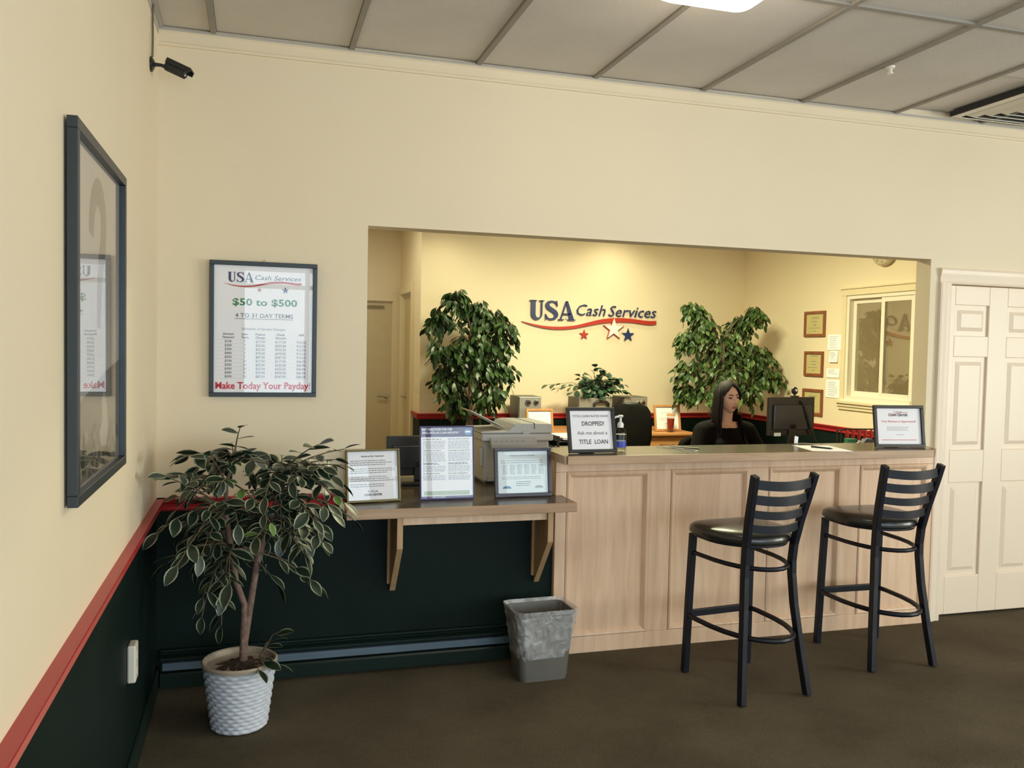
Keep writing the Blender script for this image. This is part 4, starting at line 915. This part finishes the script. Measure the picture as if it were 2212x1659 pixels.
TIPS = [(0.362, -0.55, 1.231), (0.321, -0.32, 1.141), (0.255, -0.68, 1.138), (0.164, -0.68, 1.139), (0.123, -0.68, 1.052), (0.069, -0.62, 0.84), (0.124, -0.48, 0.901), (0.103, -0.62, 0.721), (0.218, -0.4, 0.516), (0.301, -0.68, 0.482), (0.513, -0.4, 0.557), (0.686, -0.4, 0.536), (0.616, -0.25, 0.552), (0.821, -0.4, 0.822), (0.762, -0.68, 0.944), (0.773, -0.55, 1.142), (0.665, -0.62, 1.17), (0.528, -0.4, 1.098), (0.433, -0.62, 1.1), (0.591, -0.68, 1.05), (0.587, -0.4, 0.85), (0.436, -0.4, 0.836), (0.324, -0.32, 0.726), (0.215, -0.68, 0.846), (0.611, -0.68, 0.755), (0.722, -0.62, 0.963), (0.17, -0.25, 0.937), (0.27, -0.4, 0.997), (0.399, -0.48, 0.968), (0.514, -0.25, 0.927), (0.679, -0.68, 1.085), (0.295, -0.55, 0.666), (0.4, -0.32, 0.662), (0.524, -0.62, 0.802), (0.204, -0.48, 0.672), (0.668, -0.62, 0.852), (0.253, -0.62, 0.922)]
_r = random.Random(77)
for _k in range(62): TIPS.append((_r.uniform(.10, .76), _r.uniform(-.76, -.16), _r.uniform(.68, 1.10)))
for _k in range(6): TIPS.append((_r.uniform(.22, .36), _r.uniform(-.7, -.3), _r.uniform(.52, .68)))
for _k in range(16): TIPS.append((_r.uniform(.18, .74), _r.uniform(-.72, -.3), _r.uniform(1.0, 1.14)))
TIPS += [(.46, -.70, .98), (.36, -.72, .88), (.56, -.55, .95), (.63, -.45, 1.0), (.20, -.55, .98)]
lm = [leaf_mesh('leaf', L_, W_, [LEAFD, LEAFE]) for L_, W_ in ((.088, .047), (.080, .041), (.076, .044), (.096, .048))]
lmb = leaf_mesh('bright_leaf', .066, .036, [LEAFB, LEAFE])
rn = random.Random(11); nleaf = 0
def add_leaf(parent, me, p, d, roll, s=1.0, name='leaf'):
    o = D.objects.new(name, me); COL.objects.link(o); o.parent = parent; o.location = p; o.rotation_euler = leaf_rot(d, roll); o.scale = (s, s, s); return o
twm = MB(); LV = []
trunkpts = tr1[4:] + tr2[3:]
for ti, tip in enumerate(TIPS):
    tip = V(*tip); root = min(trunkpts, key=lambda p: (p - tip).length + (.35 if p.z > tip.z + .25 else 0) + rn.uniform(0, .12))
    mid = root.lerp(tip, .5) + Vector((rn.uniform(-.02, .02), rn.uniform(-.02, .02), .035 + .05 * (root.z > tip.z)))
    path = [root.lerp(mid, u / 4).lerp(mid.lerp(tip, u / 4), u / 4) for u in range(5)]
    twm.tube(path, [.0045, .004, .003, .0024, .0018], 5)
    ln = sum((b - a).length for a, b in zip(path[:-1], path[1:])); n = 6 if ln > .25 else 5
    for k in range(n):
        u = 1 - k * (.040 / max(ln, .1)); u = max(u, .2)
        i = min(3, int(u * 4)); p = path[i].lerp(path[i + 1], u * 4 - i); tdir = (path[i + 1] - path[i]).normalized()
        side = tdir.cross(Vector((0, 0, 1)));
        if side.length < .1: side = Vector((1, 0, 0))
        side.normalize(); sgn = 1 if k % 2 else -1
        d = tdir * (1.0 if k == 0 else .55) + side * (0 if k == 0 else sgn * .8) + Vector((rn.uniform(-.25, .25), rn.uniform(-.25, .25), rn.uniform(-.45, .15)))
        me = lmb if rn.random() < .07 else rn.choice(lm)
        LV.append((me, p, d, rn.uniform(-.7, .7), rn.uniform(.80, 1.1)))
_c = Vector((.4177, -4.1354, 1.5673)) - OFF
LV.sort(key=lambda q: (q[1] - _c).length)
for q in LV[:286]: add_leaf(vf, *q)
bm = bmesh.new()
for q in LV[286:]:
    me = q[0].copy(); me.transform(Matrix.Translation(q[1]) @ leaf_rot(q[2], q[3]).to_matrix().to_4x4() @ Matrix.Scale(q[4], 4)); bm.from_mesh(me); D.meshes.remove(me)
me = D.meshes.new('foliage'); bm.to_mesh(me); bm.free(); me.materials.append(LEAFD); me.materials.append(LEAFE)
place('foliage', me, vf, kind='stuff')
# low sprig in the pot
for (a, b, c_) in ((.50, -.60, .40), (.53, -.52, .41), (.47, -.62, .30), (.44, -.66, .275), (.52, -.60, .28), (.49, -.50, .36), (.455, -.60, .33)):
    tip = V(a, b, c_); r0 = V(.44, -.52, .27)
    twm.tube([r0, r0.lerp(tip, .6) + Vector((0, 0, .02)), tip - (tip - r0).normalized() * .03], [.003, .002, .0015], 5)
    add_leaf(vf, rn.choice(lm), tip - (tip - r0).normalized() * .04, Vector((tip.x - r0.x + .03, -.06, (tip.z - r0.z) * .5 - .02)), rn.uniform(-.5, .5), 1.05)
part('twigs', twm, TWIG, vf, smooth=True, kind='stuff')

def back_ficus(label, base, trunk_top, lobes, seed, mats, nper, yc, ydepth, sc=1.0):
    t = thing('potted_ficus_tree', label, 'plant', base); B = Vector(base); rn = random.Random(seed)
    part('pot', MB().lathe([(.13, 0), (.17, .26), (.18, .27), (.18, .30), (.165, .30), (.16, .25)], 28), BARK, t, smooth=True)
    part('soil', MB().lathe([(.155, .24), (.154, .262)], 20), SOIL, t)
    tt = Vector(trunk_top) - B
    part('trunk', MB().tube([(0, 0, .25), (.01, 0, .7), (tt.x * .6, tt.y, 1.1), tuple(tt)], [.028, .024, .018, .010], 10), BARK, t, smooth=True)
    part('trunk', MB().tube([(.02, .01, .25), (-.03, .02, .8), (.02, 0, 1.2), (tt.x - .1, tt.y, tt.z - .1)], [.018, .016, .012, .008], 8), BARK, t, smooth=True)
    tw = MB(); lms = [leaf_mesh('leaf', .066 * sc, .030 * sc, [m], edge=False, droop=.25) for m in mats]
    allp = []
    for (x, z, r_) in lobes:
        c = Vector((x, yc + rn.uniform(-.12, .12), z)) - B
        root = Vector((tt.x * .5, tt.y, min(tt.z, max(.8, c.z - .25))))
        tw.tube([root, root.lerp(c, .5) + Vector((0, 0, .08)), c], [.008, .006, .003], 5)
        for s in range(nper):
            # a drooping spray: leaves along an arching twig
            dv = Vector((rn.gauss(0, 1), rn.gauss(0, 1) * ydepth, rn.gauss(0, .8))).normalized() * r_ * rn.uniform(.55, 1.1)
            e = c + dv; e2 = e + Vector((dv.x * .25, dv.y * .25, -r_ * rn.uniform(.3, .7)))
            tw.tube([c.lerp(e, .3), e, e2], [.0022, .0018, .001], 4)
            for k in range(6):
                u = k / 5; p = (c.lerp(e, .5)).lerp(e, u * 2) if u < .5 else e.lerp(e2, (u - .5) * 2)
                d = Vector((dv.x * .6 + rn.uniform(-.09, .09), dv.y * .6 + rn.uniform(-.09, .09), -rn.uniform(.03, .14)))
                allp.append((p, d, rn.uniform(-.9, .9), rn.uniform(.8, 1.15), rn.randrange(len(lms))))
    camp = Vector((.4177, -4.1354, 1.5673)) - B
    allp.sort(key=lambda q: (q[0] - camp).length)
    for q in allp[:300]: add_leaf(t, lms[q[4]], q[0], q[1], q[2], q[3])
    bm = bmesh.new()
    for q in allp[300:]:
        me = lms[q[4]].copy(); me.transform(Matrix.Translation(q[0]) @ leaf_rot(q[1], q[2]).to_matrix().to_4x4() @ Matrix.Scale(q[3], 4))
        for p_ in me.polygons: p_.material_index = q[4]
        bm.from_mesh(me); D.meshes.remove(me)
    me = D.meshes.new('foliage'); bm.to_mesh(me); bm.free()
    for m in mats: me.materials.append(m)
    place('foliage', me, t, kind='stuff')
    part('twigs', tw, TWIG, t, smooth=True, kind='stuff'); return t
LL = [(2.286, 2.06, .10), (2.129, 1.843, .13), (2.50, 1.95, .13), (2.70, 1.90, .13), (2.80, 1.77, .14), (2.18, 1.56, .14), (2.457, 1.70, .20), (2.70, 1.585, .18), (2.21, 1.30, .14), (2.511, 1.35, .20), (2.76, 1.36, .13), (2.32, 1.08, .12), (2.62, 1.10, .14), (2.42, 1.50, .18)]
back_ficus('dark green ficus tree left of the wall sign behind the printer', (2.47, 4.12, 0), (2.45, 4.12, 1.75), LL, 21, [LEAF1, mat('deep_ficus_leaf', (.022, .05, .015), .4, var=.3, scale=15)], 27, 4.12, .8, 1.45)
RL = [(4.771, 2.03, .11), (4.909, 1.86, .14), (5.43, 1.99, .11), (5.35, 1.87, .13), (4.74, 1.72, .12), (5.05, 1.66, .20), (5.42, 1.62, .15), (4.76, 1.42, .13), (5.15, 1.40, .20), (5.46, 1.40, .14), (4.74, 1.16, .11), (4.96, 1.20, .16), (5.34, 1.22, .15), (5.60, 1.54, .13), (5.62, 1.34, .12), (5.20, 1.62, .14)]
back_ficus('pale mottled ficus tree right of the wall sign behind the seated woman', (5.10, 3.86, 0), (5.12, 3.86, 1.75), RL, 33, [LEAF1, LEAF2], 30, 3.86, .8, 1.25)
# pothos
pt = thing('potted_pothos', 'trailing pothos in a brown pot on the grey metal box', 'plant', (3.86, 4.33, 1.079))
part('pot', MB().lathe([(.07, 0), (.095, .085), (.10, .09), (.088, .09), (.085, .07)], 24), BARK, pt, smooth=True); part('soil', MB().lathe([(.084, .068), (.083, .074)], 20), SOIL, pt)
pm = leaf_mesh('leaf', .088, .072, [LEAF3], edge=False, droop=.2); rn = random.Random(8); tw = MB(); PO = Vector((3.86, 4.33, 1.079))
vines = [(3.34, 1.205, 7), (3.46, 1.16, 6), (4.17, 1.215, 4), (4.16, 1.14, 5), (4.05, 1.25, 4)] + [(3.86 + rn.gauss(0, .105), 1.12 + abs(rn.gauss(.06, .07)), 3) for _ in range(84)] + [(3.75, 1.335, 2), (3.85, 1.36, 2), (3.95, 1.31, 2), (4.02, 1.09, 3)]
for x, z, n in vines:
    e = Vector((x, 4.30 + rn.uniform(-.14, .12), z)) - PO; r0 = Vector((rn.uniform(-.03, .03), rn.uniform(-.03, .03), .075)); m_ = r0.lerp(e, .5) + Vector((0, 0, .05))
    tw.tube([r0, m_, e], [.003, .0025, .002], 5)
    for k in range(n):
        u = 1 - k * .13; p = r0.lerp(m_, u).lerp(m_.lerp(e, u), u)
        add_leaf(pt, pm, p, (e - r0) * .5 + Vector((rn.uniform(-.12, .12), rn.uniform(-.16, .02), rn.uniform(-.20, .02))), rn.uniform(-.6, .6), rn.uniform(.6, .95))
part('vines', tw, TWIG, pt, smooth=True, kind='stuff')

# ------------------------------------------------------------------ waste bin
wb = thing('waste_bin', 'taupe plastic waste bin with a clear liner at the left foot of the counter', 'bin', (1.742, -.262, 0), R(2))
def rrect(hx, hy, r_, n=5):
    pts = []
    for cx_, cy_, a0 in ((hx - r_, hy - r_, 0), (-hx + r_, hy - r_, PI / 2), (-hx + r_, -hy + r_, PI), (hx - r_, -hy + r_, 1.5 * PI)):
        for k in range(n + 1): a = a0 + PI / 2 * k / n; pts.append((cx_ + r_ * math.cos(a), cy_ + r_ * math.sin(a)))
    return pts
def loft(secs):
    mb = MB(); vs = []; fs = []; n = len(secs[0][0])
    for pts, z in secs: vs += [(x, y, z) for x, y in pts]
    for j in range(len(secs) - 1):
        for i in range(n): a = j * n + i; b = j * n + (i + 1) % n; fs.append((a, b, b + n, a + n))
    return mb, vs, fs, n
mb, vs, fs, n = loft([(rrect(.115, .078, .03), 0), (rrect(.117, .080, .03), .012), (rrect(.119, .082, .03), .016), (rrect(.143, .104, .035), .315), (rrect(.150, .111, .038), .320), (rrect(.150, .111, .038), .328), (rrect(.140, .101, .035), .328), (rrect(.117, .078, .03), .02)])
fs += [tuple(range(n - 1, -1, -1)), tuple(range(len(vs) - n, len(vs)))]
part('bin_body', mb.add(vs, fs), BIN, wb, smooth=True)
secs = []; rn = random.Random(9)
for k in range(15):
    z = .115 + .225 * k / 14; sx_ = .127 + (.156 - .127) * k / 14
    p = rrect(sx_ + .002, sx_ - .037, .04, 8); jit = []
    for i, (x, y) in enumerate(p):
        q = 1 + .016 * math.sin(i * 1.7 + k * 1.1) + .012 * math.sin(i * .6 - k * 1.9) + rn.uniform(-.008, .008); jit.append((x * q, y * q))
    secs.append((jit, z + .010 * math.sin(len(secs) * .2)))
top = secs[-1][0]
secs.append(([(x * .97, y * .97) for x, y in top], .344)); secs.append(([(x * .90, y * .88) for x, y in top], .325)); secs.append(([(x * .84 + rn.uniform(-.006, .006), y * .80 + rn.uniform(-.006, .006)) for x, y in top], .23)); secs.append(([(x * .76, y * .7) for x, y in top], .12)); secs.append(([(x * .70, y * .6) for x, y in top], .06))
mb, vs, fs, n = loft(secs)
vs = [(x, y, z + (.010 * math.sin(i * 2.3) if i < n else 0) + (.04 * x if i < n * 3 else 0)) for i, (x, y, z) in enumerate(vs)]
LM = D.materials.new('clear_liner_film'); LM.use_nodes = True; nt = LM.node_tree; pb = nt.nodes['Principled BSDF']
pb.inputs['Base Color'].default_value = (.78, .77, .78, 1); pb.inputs['Roughness'].default_value = .14; pb.inputs['Alpha'].default_value = .34; pb.inputs['Specular IOR Level'].default_value = 1.0
tc = nt.nodes.new('ShaderNodeTexCoord'); nz = nt.nodes.new('ShaderNodeTexNoise'); nz.inputs['Scale'].default_value = 13; nz.inputs['Distortion'].default_value = 1.5; bp = nt.nodes.new('ShaderNodeBump'); bp.inputs['Strength'].default_value = .9; bp.inputs['Distance'].default_value = .02
mr = nt.nodes.new('ShaderNodeMapRange'); mr.inputs[1].default_value = .35; mr.inputs[2].default_value = .68; mr.inputs[3].default_value = .24; mr.inputs[4].default_value = .48
nt.links.new(nz.outputs['Fac'], mr.inputs[0]); nt.links.new(mr.outputs[0], pb.inputs['Alpha'])
nt.links.new(tc.outputs['Object'], nz.inputs['Vector']); nt.links.new(nz.outputs['Fac'], bp.inputs['Height']); nt.links.new(bp.outputs[0], pb.inputs['Normal'])
part('liner', mb.add(vs, fs), LM, wb, smooth=True, label='wrinkled translucent bag folded over the rim')

# ------------------------------------------------------------------ wall and ceiling fittings
ol = thing('wall_outlet', 'white cover on the green left wall above the baseboard', 'outlet', (0, -.905, .445))
part('cover', MB().box(0, .028, -.037, .037, -.066, .066), VINYL, ol, bevel=.006)
for z in (-.025, .025): part('socket', MB().box(.028, .030, -.016, .016, z - .013, z + .013), VINYL, ol, bevel=.001)
cc = thing('security_camera', 'black bullet security camera on the left wall near the ceiling corner', 'camera', (0, -.30, 2.700))
part('base', MB().lathe([(.030, 0), (.030, .008), (.016, .016), (.010, .018)], 20, mx=Matrix.Rotation(PI / 2, 4, 'Y')), PLB, cc, smooth=True)
part('arm', MB().tube([(.01, 0, 0), (.04, 0, .0), (.062, 0, -.006)], [.009, .007, .008], 8), PLB, cc, smooth=True)
mxb = Matrix.Translation((.060, .005, .004)) @ Matrix.Rotation(R(24), 4, 'Y') @ Matrix.Rotation(R(-12), 4, 'Z') @ Matrix.Rotation(PI / 2, 4, 'Y')
part('housing', MB().lathe([(.018, 0), (.021, .004), (.021, .085), (.017, .088), (.016, .082)], 20, mx=mxb), PLB2, cc, smooth=True)
part('sun_shield', MB().box(-.026, -.020, -.024, .024, .0, .105, mx=mxb).box(-.026, -.005, .022, .026, .0, .105, mx=mxb).box(-.026, -.005, -.026, -.022, 0, .105, mx=mxb), PLB, cc, bevel=.001)
part('lens', MB().lathe([(.012, .080), (.011, .086)], 16, mx=mxb), CHR, cc)
part('cable', MB().tube([(.008, .0, .03), (.010, -.006, .09), (.008, .010, .16), (.007, .02, .20), (.010, .012, .245)], .0045, 6), mat('grey_cable', (.16, .14, .10), .5), cc, smooth=True)

lf = thing('ceiling_lamp', 'lit square opal ceiling lamp cut by the top edge', 'lamp', (2.03, -1.335, HC))
part('lamp_base', MB().prism(rrect(.185, .185, .03), -.030, -.001, 'z'), VINYL, lf)
ns = 24; mb = MB(); vs = []; fs = []
for j, (k, z) in enumerate([(1.0, -.030), (1.02, -.045), (.98, -.062), (.85, -.078), (.6, -.088), (.3, -.092), (.02, -.093)]):
    vs += [(x * k, y * k, z) for x, y in rrect(.20, .20, .05)]
n = len(rrect(.2, .2, .05))
for j in range(6):
    for i in range(n): a = j * n + i; b = j * n + (i + 1) % n; fs.append((a, b, b + n, a + n))
fs += [tuple(range(n)), tuple(range(len(vs) - n, len(vs)))]
part('diffuser', mb.add(vs, fs), LAMP, lf, smooth=True, label='glowing opal diffuser')
point('lamp_glow', (2.03, -1.335, HC - .15), 9, (1, .90, .72), .12)

vt = thing('ceiling_vent', 'square white four-way ceiling vent near the white door', 'vent', (4.53, -.36, HC))
for k in range(5):
    r0 = .295 - k * .055; z0 = -.004 - k * .000; q = .030
    mb = MB()
    for (a, b, c_, d_) in ((-r0, -r0, r0, -r0), (r0, -r0, r0, r0), (r0, r0, -r0, r0), (-r0, r0, -r0, -r0)):
        i0 = (r0 - q) / r0
        mb.add([(a, b, -.003), (c_, d_, -.003), (c_ * i0, d_ * i0, -.020 if k else -.010), (a * i0, b * i0, -.020 if k else -.010), (a, b, 0), (c_, d_, 0), (c_ * i0, d_ * i0, -.016 if k else -.006), (a * i0, b * i0, -.016 if k else -.006)], [(0, 1, 2, 3), (7, 6, 5, 4), (0, 4, 5, 1), (2, 6, 7, 3)])
    part('louver', mb, VINYL, vt)
part('duct', MB().box(-.30, .30, -.30, .30, .002, .030), PLB2, vt)
sp = thing('ceiling_sprinkler', 'small white round fitting under the ceiling grid', 'sprinkler', (3.31, -.66, HC))
part('escutcheon', MB().lathe([(.022, -.001), (.020, -.008), (.010, -.012)], 18), VINYL, sp, smooth=True); part('head', MB().lathe([(.008, -.01), (.010, -.03), (.015, -.032), (.014, -.036)], 14), VINYL, sp, smooth=True)

# ------------------------------------------------------------------ the seated woman
pe = thing('person', 'woman with long dark hair in a black top seated behind the counter looking right', 'person', (3.83, 1.62, 0), 0)
def cap(mb, a, b, ra, rb, n=14, k=6):
    a = Vector(a); b = Vector(b); pth = []; rr = []
    d = (b - a).normalized()
    for i in range(k + 1): t = PI / 2 * (1 - i / k); pth.append(a - d * ra * math.sin(t)); rr.append(max(.0008, ra * math.cos(t)))
    for i in range(1, k + 1): pth.append(b + d * rb * math.sin(PI / 2 * i / k)); rr.append(max(.0008, rb * math.cos(PI / 2 * i / k)))
    return mb.tube(pth, rr, n)
TH = R(3)            # head turned towards the photo's right (her left)
HM = Matrix.Translation((.0, -.035, 1.232)) @ Matrix.Rotation(TH, 4, 'Z') @ Matrix.Rotation(R(-3), 4, 'Y')
def head(mb):
    n, h = 72, 60; vs = []; fs = []
    g = lambda x, c, s: math.exp(-((x - c) / s) ** 2)
    for i in range(h + 1):
        th = PI * i / h
        for k in range(n):
            a = 2 * PI * k / n; x = math.sin(th) * math.cos(a); y = math.sin(th) * math.sin(a); z = -math.cos(th)
            X, Y, Z = x * .073, y * .090, z * .113
            if Z < 0:
                t = -Z / .113; X *= 1 - .30 * t ** 1.6; Y = Y * (1 - .10 * t) - .012 * t if Y < 0 else Y * (1 - .45 * t)
            if Y < 0:
                f = min(1, -y * 1.6)
                Y += f * (.006 * g(X, 0, .05) * g(Z, .035, .03))             # flatter brow line
                Y -= f * (.022 * g(X, 0, .0095) * g(Z, -.030, .014) + .012 * g(X, 0, .008) * g(Z, -.008, .020))
                Y -= f * .006 * (g(X, .011, .006) + g(X, -.011, .006)) * g(Z, -.036, .007)
                Y += f * .010 * (g(X, .031, .014) + g(X, -.031, .014)) * g(Z, .004, .011)
                Y -= f * .003 * (g(X, .03, .016) + g(X, -.03, .016)) * g(Z, .024, .006)
                Y -= f * (.0075 * g(X, 0, .020) * g(Z, -.056, .0055) + .0085 * g(X, 0, .017) * g(Z, -.068, .0055))
                Y += f * .004 * g(X, 0, .018) * g(Z, -.0785, .005)
                Y -= f * .009 * g(X, 0, .018) * g(Z, -.096, .012)
                Y -= f * .004 * (g(X, .042, .018) + g(X, -.042, .018)) * g(Z, -.03, .02)
            vs.append(HM @ Vector((X, Y, Z)))
    for i in range(h):
        for k in range(n): a = i * n + k; b = i * n + (k + 1) % n; fs.append((a, b, b + n, a + n))
    mb.add(vs, fs)
    for s in (-1, 1): mb.ball((0, 0, 0), (.008, .018, .030), n=12, mx=HM @ Matrix.Translation((s * .074, .012, -.008)) @ Matrix.Rotation(s * R(-15), 4, 'Z'))
def torso(mb, k=0):
    mb.ball((0, .0, .56), (.165 + k, .125 + k, .12 + k), n=24); mb.ball((0, -.005, .72), (.130 + k, .098 + k, .17 + k), n=24); mb.ball((0, -.01, .88), (.150 + k, .108 + k, .16 + k), n=24)
    for s in (-1, 1): mb.ball((s * .070, -.085, .865), (.062 + k, .055 + k, .058 + k), n=18); cap(mb, (s * .03, .01, 1.005), (s * .165, .005, .985), .058 + k, .052 + k)
    cap(mb, (0, .02, .93), (0, .01, 1.02), .10 + k, .055 + k)
ARM = {-1: [(-.185, .0, .975), (-.275, -.08, .775), (-.16, -.36, .805)], 1: [(.185, .0, .975), (.275, -.08, .775), (.14, -.38, .805)]}
def arms(mb, k=0, cut=1.0):
    for s in (-1, 1):
        a, b, c_ = [Vector(p) for p in ARM[s]]; cap(mb, a, b, .050 + k, .040 + k); cap(mb, b, b.lerp(c_, cut), .040 + k, .040 + k + (.025 - .040) * cut)
def legs(mb, k=0, cut=1.0):
    for s in (-1, 1):
        cap(mb, (s * .09, -.03, .555), (s * .11, -.44, .545), .082 + k, .060 + k); cap(mb, (s * .11, -.44, .545), Vector((s * .11, -.44, .545)).lerp(Vector((s * .12, -.40, .10)), cut), .058 + k, .038 + k)
def finish(mb, name, m, vox, parent, cutf=None, label=None, sm=2):
    me = mb.mesh(name, m); o = D.objects.new('tmp', me); COL.objects.link(o)
    r_ = o.modifiers.new('r', 'REMESH'); r_.mode = 'VOXEL'; r_.voxel_size = vox; r_.use_smooth_shade = True
    s_ = o.modifiers.new('s', 'SMOOTH'); s_.iterations = sm; s_.factor = .5
    dg = bpy.context.evaluated_depsgraph_get(); me2 = D.meshes.new_from_object(o.evaluated_get(dg)); D.objects.remove(o); D.meshes.remove(me)
    if cutf:
        bm = bmesh.new(); bm.from_mesh(me2); bmesh.ops.delete(bm, geom=[v for v in bm.verts if cutf(v.co)], context='VERTS'); bm.to_mesh(me2); bm.free()
    me2.materials.clear(); me2.materials.append(m); me2.polygons.foreach_set('use_smooth', [True] * len(me2.polygons))
    me2.name = name; return place(name, me2, parent, label=label)
mb = MB(); head(mb); torso(mb); arms(mb); legs(mb)
cap(mb, (0, .015, 1.00), HM @ Vector((0, .020, -.07)), .056, .049, 20)
for s in (-1, 1):
    w0 = Vector(ARM[s][2]); d = Vector((-s * .12, -.30, -.02)).normalized(); sd_ = Vector((d.y, -d.x, 0)) * -1
    lat = Vector((d.y, -d.x, 0)).normalized()
    pc_ = w0 + d * .055; mb.ball((0, 0, 0), (.040, .048, .014), n=16, mx=Matrix.Translation(pc_) @ Matrix.Rotation(math.atan2(d.y, d.x) - PI / 2, 4, 'Z'))
    for i, ln in enumerate((.062, .070, .066, .052)):
        b0 = pc_ + d * .034 + lat * (.030 - .020 * i); b1 = b0 + d * ln * .5 + Vector((0, 0, .004)); b2_ = b1 + d * ln * .45 + Vector((0, 0, -.016))
        cap(mb, b0, b1, .0085, .0078, 8, 3); cap(mb, b1, b2_, .0078, .0066, 8, 3)
    tb = pc_ - d * .015 + lat * s * -.032; cap(mb, tb, tb + d * .03 - lat * s * .022, .010, .009, 8, 3); cap(mb, tb + d * .03 - lat * s * .022, tb + d * .058 - lat * s * .022, .009, .0075, 8, 3)
    cap(mb, (s * .12, -.38, .07), (s * .125, -.50, .045), .036, .030)
finish(mb, 'body', SKIN, .0042, pe, label='skin of face, neck and hands')
# facial features
for s in (-1, 1):
    e = part('eye', MB().ball((0, 0, 0), (.0125, .0085, .0062), n=16, mx=HM @ Matrix.Translation((s * .031, -.0720, .004))), EYEW, pe, smooth=True)
    part('iris', MB().ball((0, 0, 0), (.0058, .0030, .0056), n=12, mx=HM @ Matrix.Translation((s * .031 + .001, -.0792, .0035))), HAIR, e, smooth=True)
    part('eyelid', MB().tube([HM @ Vector((s * x, y, z)) for x, y, z in ((.016, -.0765, .001), (.022, -.0800, .0075), (.031, -.0810, .0098), (.040, -.0765, .0085), (.049, -.069, .0065))], [.0014, .0026, .0030, .0028, .0014], 6), HAIR, e, smooth=True, label='dark eyeliner')
    part('eyebrow', MB().tube([HM @ Vector((s * x, y, z)) for x, y, z in ((.012, -.0868, .023), (.022, -.0865, .0285), (.034, -.0825, .031), (.046, -.0735, .0265))], [.0026, .0034, .0030, .0014], 6), HAIR, pe, smooth=True)
part('upper_lip', MB().tube([HM @ Vector(p) for p in ((-.022, -.0845, -.063), (-.011, -.0945, -.0585), (0, -.0965, -.0600), (.011, -.0945, -.0585), (.022, -.0845, -.063))], [.001, .0034, .0036, .0034, .001], 8), LIPS, pe, smooth=True)
part('lower_lip', MB().tube([HM @ Vector(p) for p in ((-.020, -.0845, -.065), (-.010, -.0935, -.0695), (0, -.0955, -.0705), (.010, -.0935, -.0695), (.020, -.0845, -.065))], [.001, .0042, .0046, .0042, .001], 8), LIPS, pe, smooth=True)
# hair: long, centre parted
mb = MB(); na, ntt = 144, 100; vs = []; fs = []
def hairpt(a, t):
    # a: angle from the face direction (-pi..pi), t: 0 crown .. 1 tips
    aa = abs(a)
    zt = .128
    if t < .38:
        ph = t / .38 * PI / 2; rx, ry = .088, .104; p = Vector((rx * math.sin(ph) * math.sin(a), -ry * math.sin(ph) * math.cos(a) + .008, .0 + zt * math.cos(ph)))
    else:
        u = (t - .38) / .62; rip = .004 * math.sin(a * 23) * u; spread = 1 + .18 * math.sin(u * PI * .9) + .05 * u
        p = Vector(((.088 + rip) * math.sin(a) * spread, -(.104 + rip) * math.cos(a) * spread + .008 + .014 * u, -u * .36))
    return p
for i in range(na + 1):
    a0 = -PI + 2 * PI * i / na
    for j in range(ntt + 1): vs.append(hairpt(a0, j / ntt))
W = ntt + 1
for i in range(na):
    a0 = -PI + 2 * PI * (i + .5) / na
    for j in range(ntt):
        t = (j + .5) / ntt
        lim = R(64) if a0 < 0 else (R(104) if t < .60 else R(74))
        open_from = .165 + .24 * min(1, abs(a0) / R(70)) ** 1.2
        if abs(a0) < lim and t > open_from: continue
        a = i * W + j; fs.append((a, a + 1, a + 1 + W, a + W))
mb.add([HM @ p for p in vs], fs)
hr = part('hair', mb, HAIR, pe, smooth=True, label='long straight dark hair'); so = hr.modifiers.new('s', 'SOLIDIFY'); so.thickness = .012; so.offset = .3
mb = MB(); rn = random.Random(2)
for s in (-1, 1):
    for k in range(26):
        a = s * R((60 if s < 0 else 104) + k * (4.6 if s < 0 else 2.9)); off = rn.uniform(.0, .010); pts = []
        for j in range(10):
            t = .10 + .90 * j / 9; p = hairpt(a + rn.uniform(-.02, .02), t); q = Vector((p.x * (1 + off * 8), p.y * (1 + off * 8), p.z)); pts.append(HM @ q)
        mb.tube(pts, [.005, .008, .009, .009, .009, .009, .008, .007, .005, .002], 6)
part('hair_locks', mb, HAIR, pe, smooth=True)
mb = MB(); torso(mb, .010)
finish(mb, 'top', FAB, .008, pe, cutf=lambda c: (c.z > 1.012 and abs(c.x) < .075 and c.y < .03) or (c.z > 1.05) or c.z < .50, label='black scoop neck top')
mb = MB(); torso(mb, .022); arms(mb, .026, .9)
finish(mb, 'cardigan', FAB2, .009, pe, cutf=lambda c: (c.y < -.02 and abs(c.x) < .05 + max(0, c.z - .8) * .28 and c.z > .5) or (c.z > 1.02 and abs(c.x) < .085) or c.z < .47 or (Vector(ARM[1][2]) - c).length < .055 or (Vector(ARM[-1][2]) - c).length < .055, label='open black cardigan')
mb = MB(); legs(mb, .012, .93); mb.ball((0, .0, .545), (.178, .138, .10), n=24)
finish(mb, 'trousers', FAB, .010, pe, cutf=lambda c: c.z < .115)
mb = MB()
for s in (-1, 1): cap(mb, (s * .12, -.375, .050), (s * .127, -.53, .036), .048, .034); mb.box(s * .12 - .03, s * .12 + .03, -.40, -.34, 0, .05)
finish(mb, 'shoes', PLB, .008, pe)
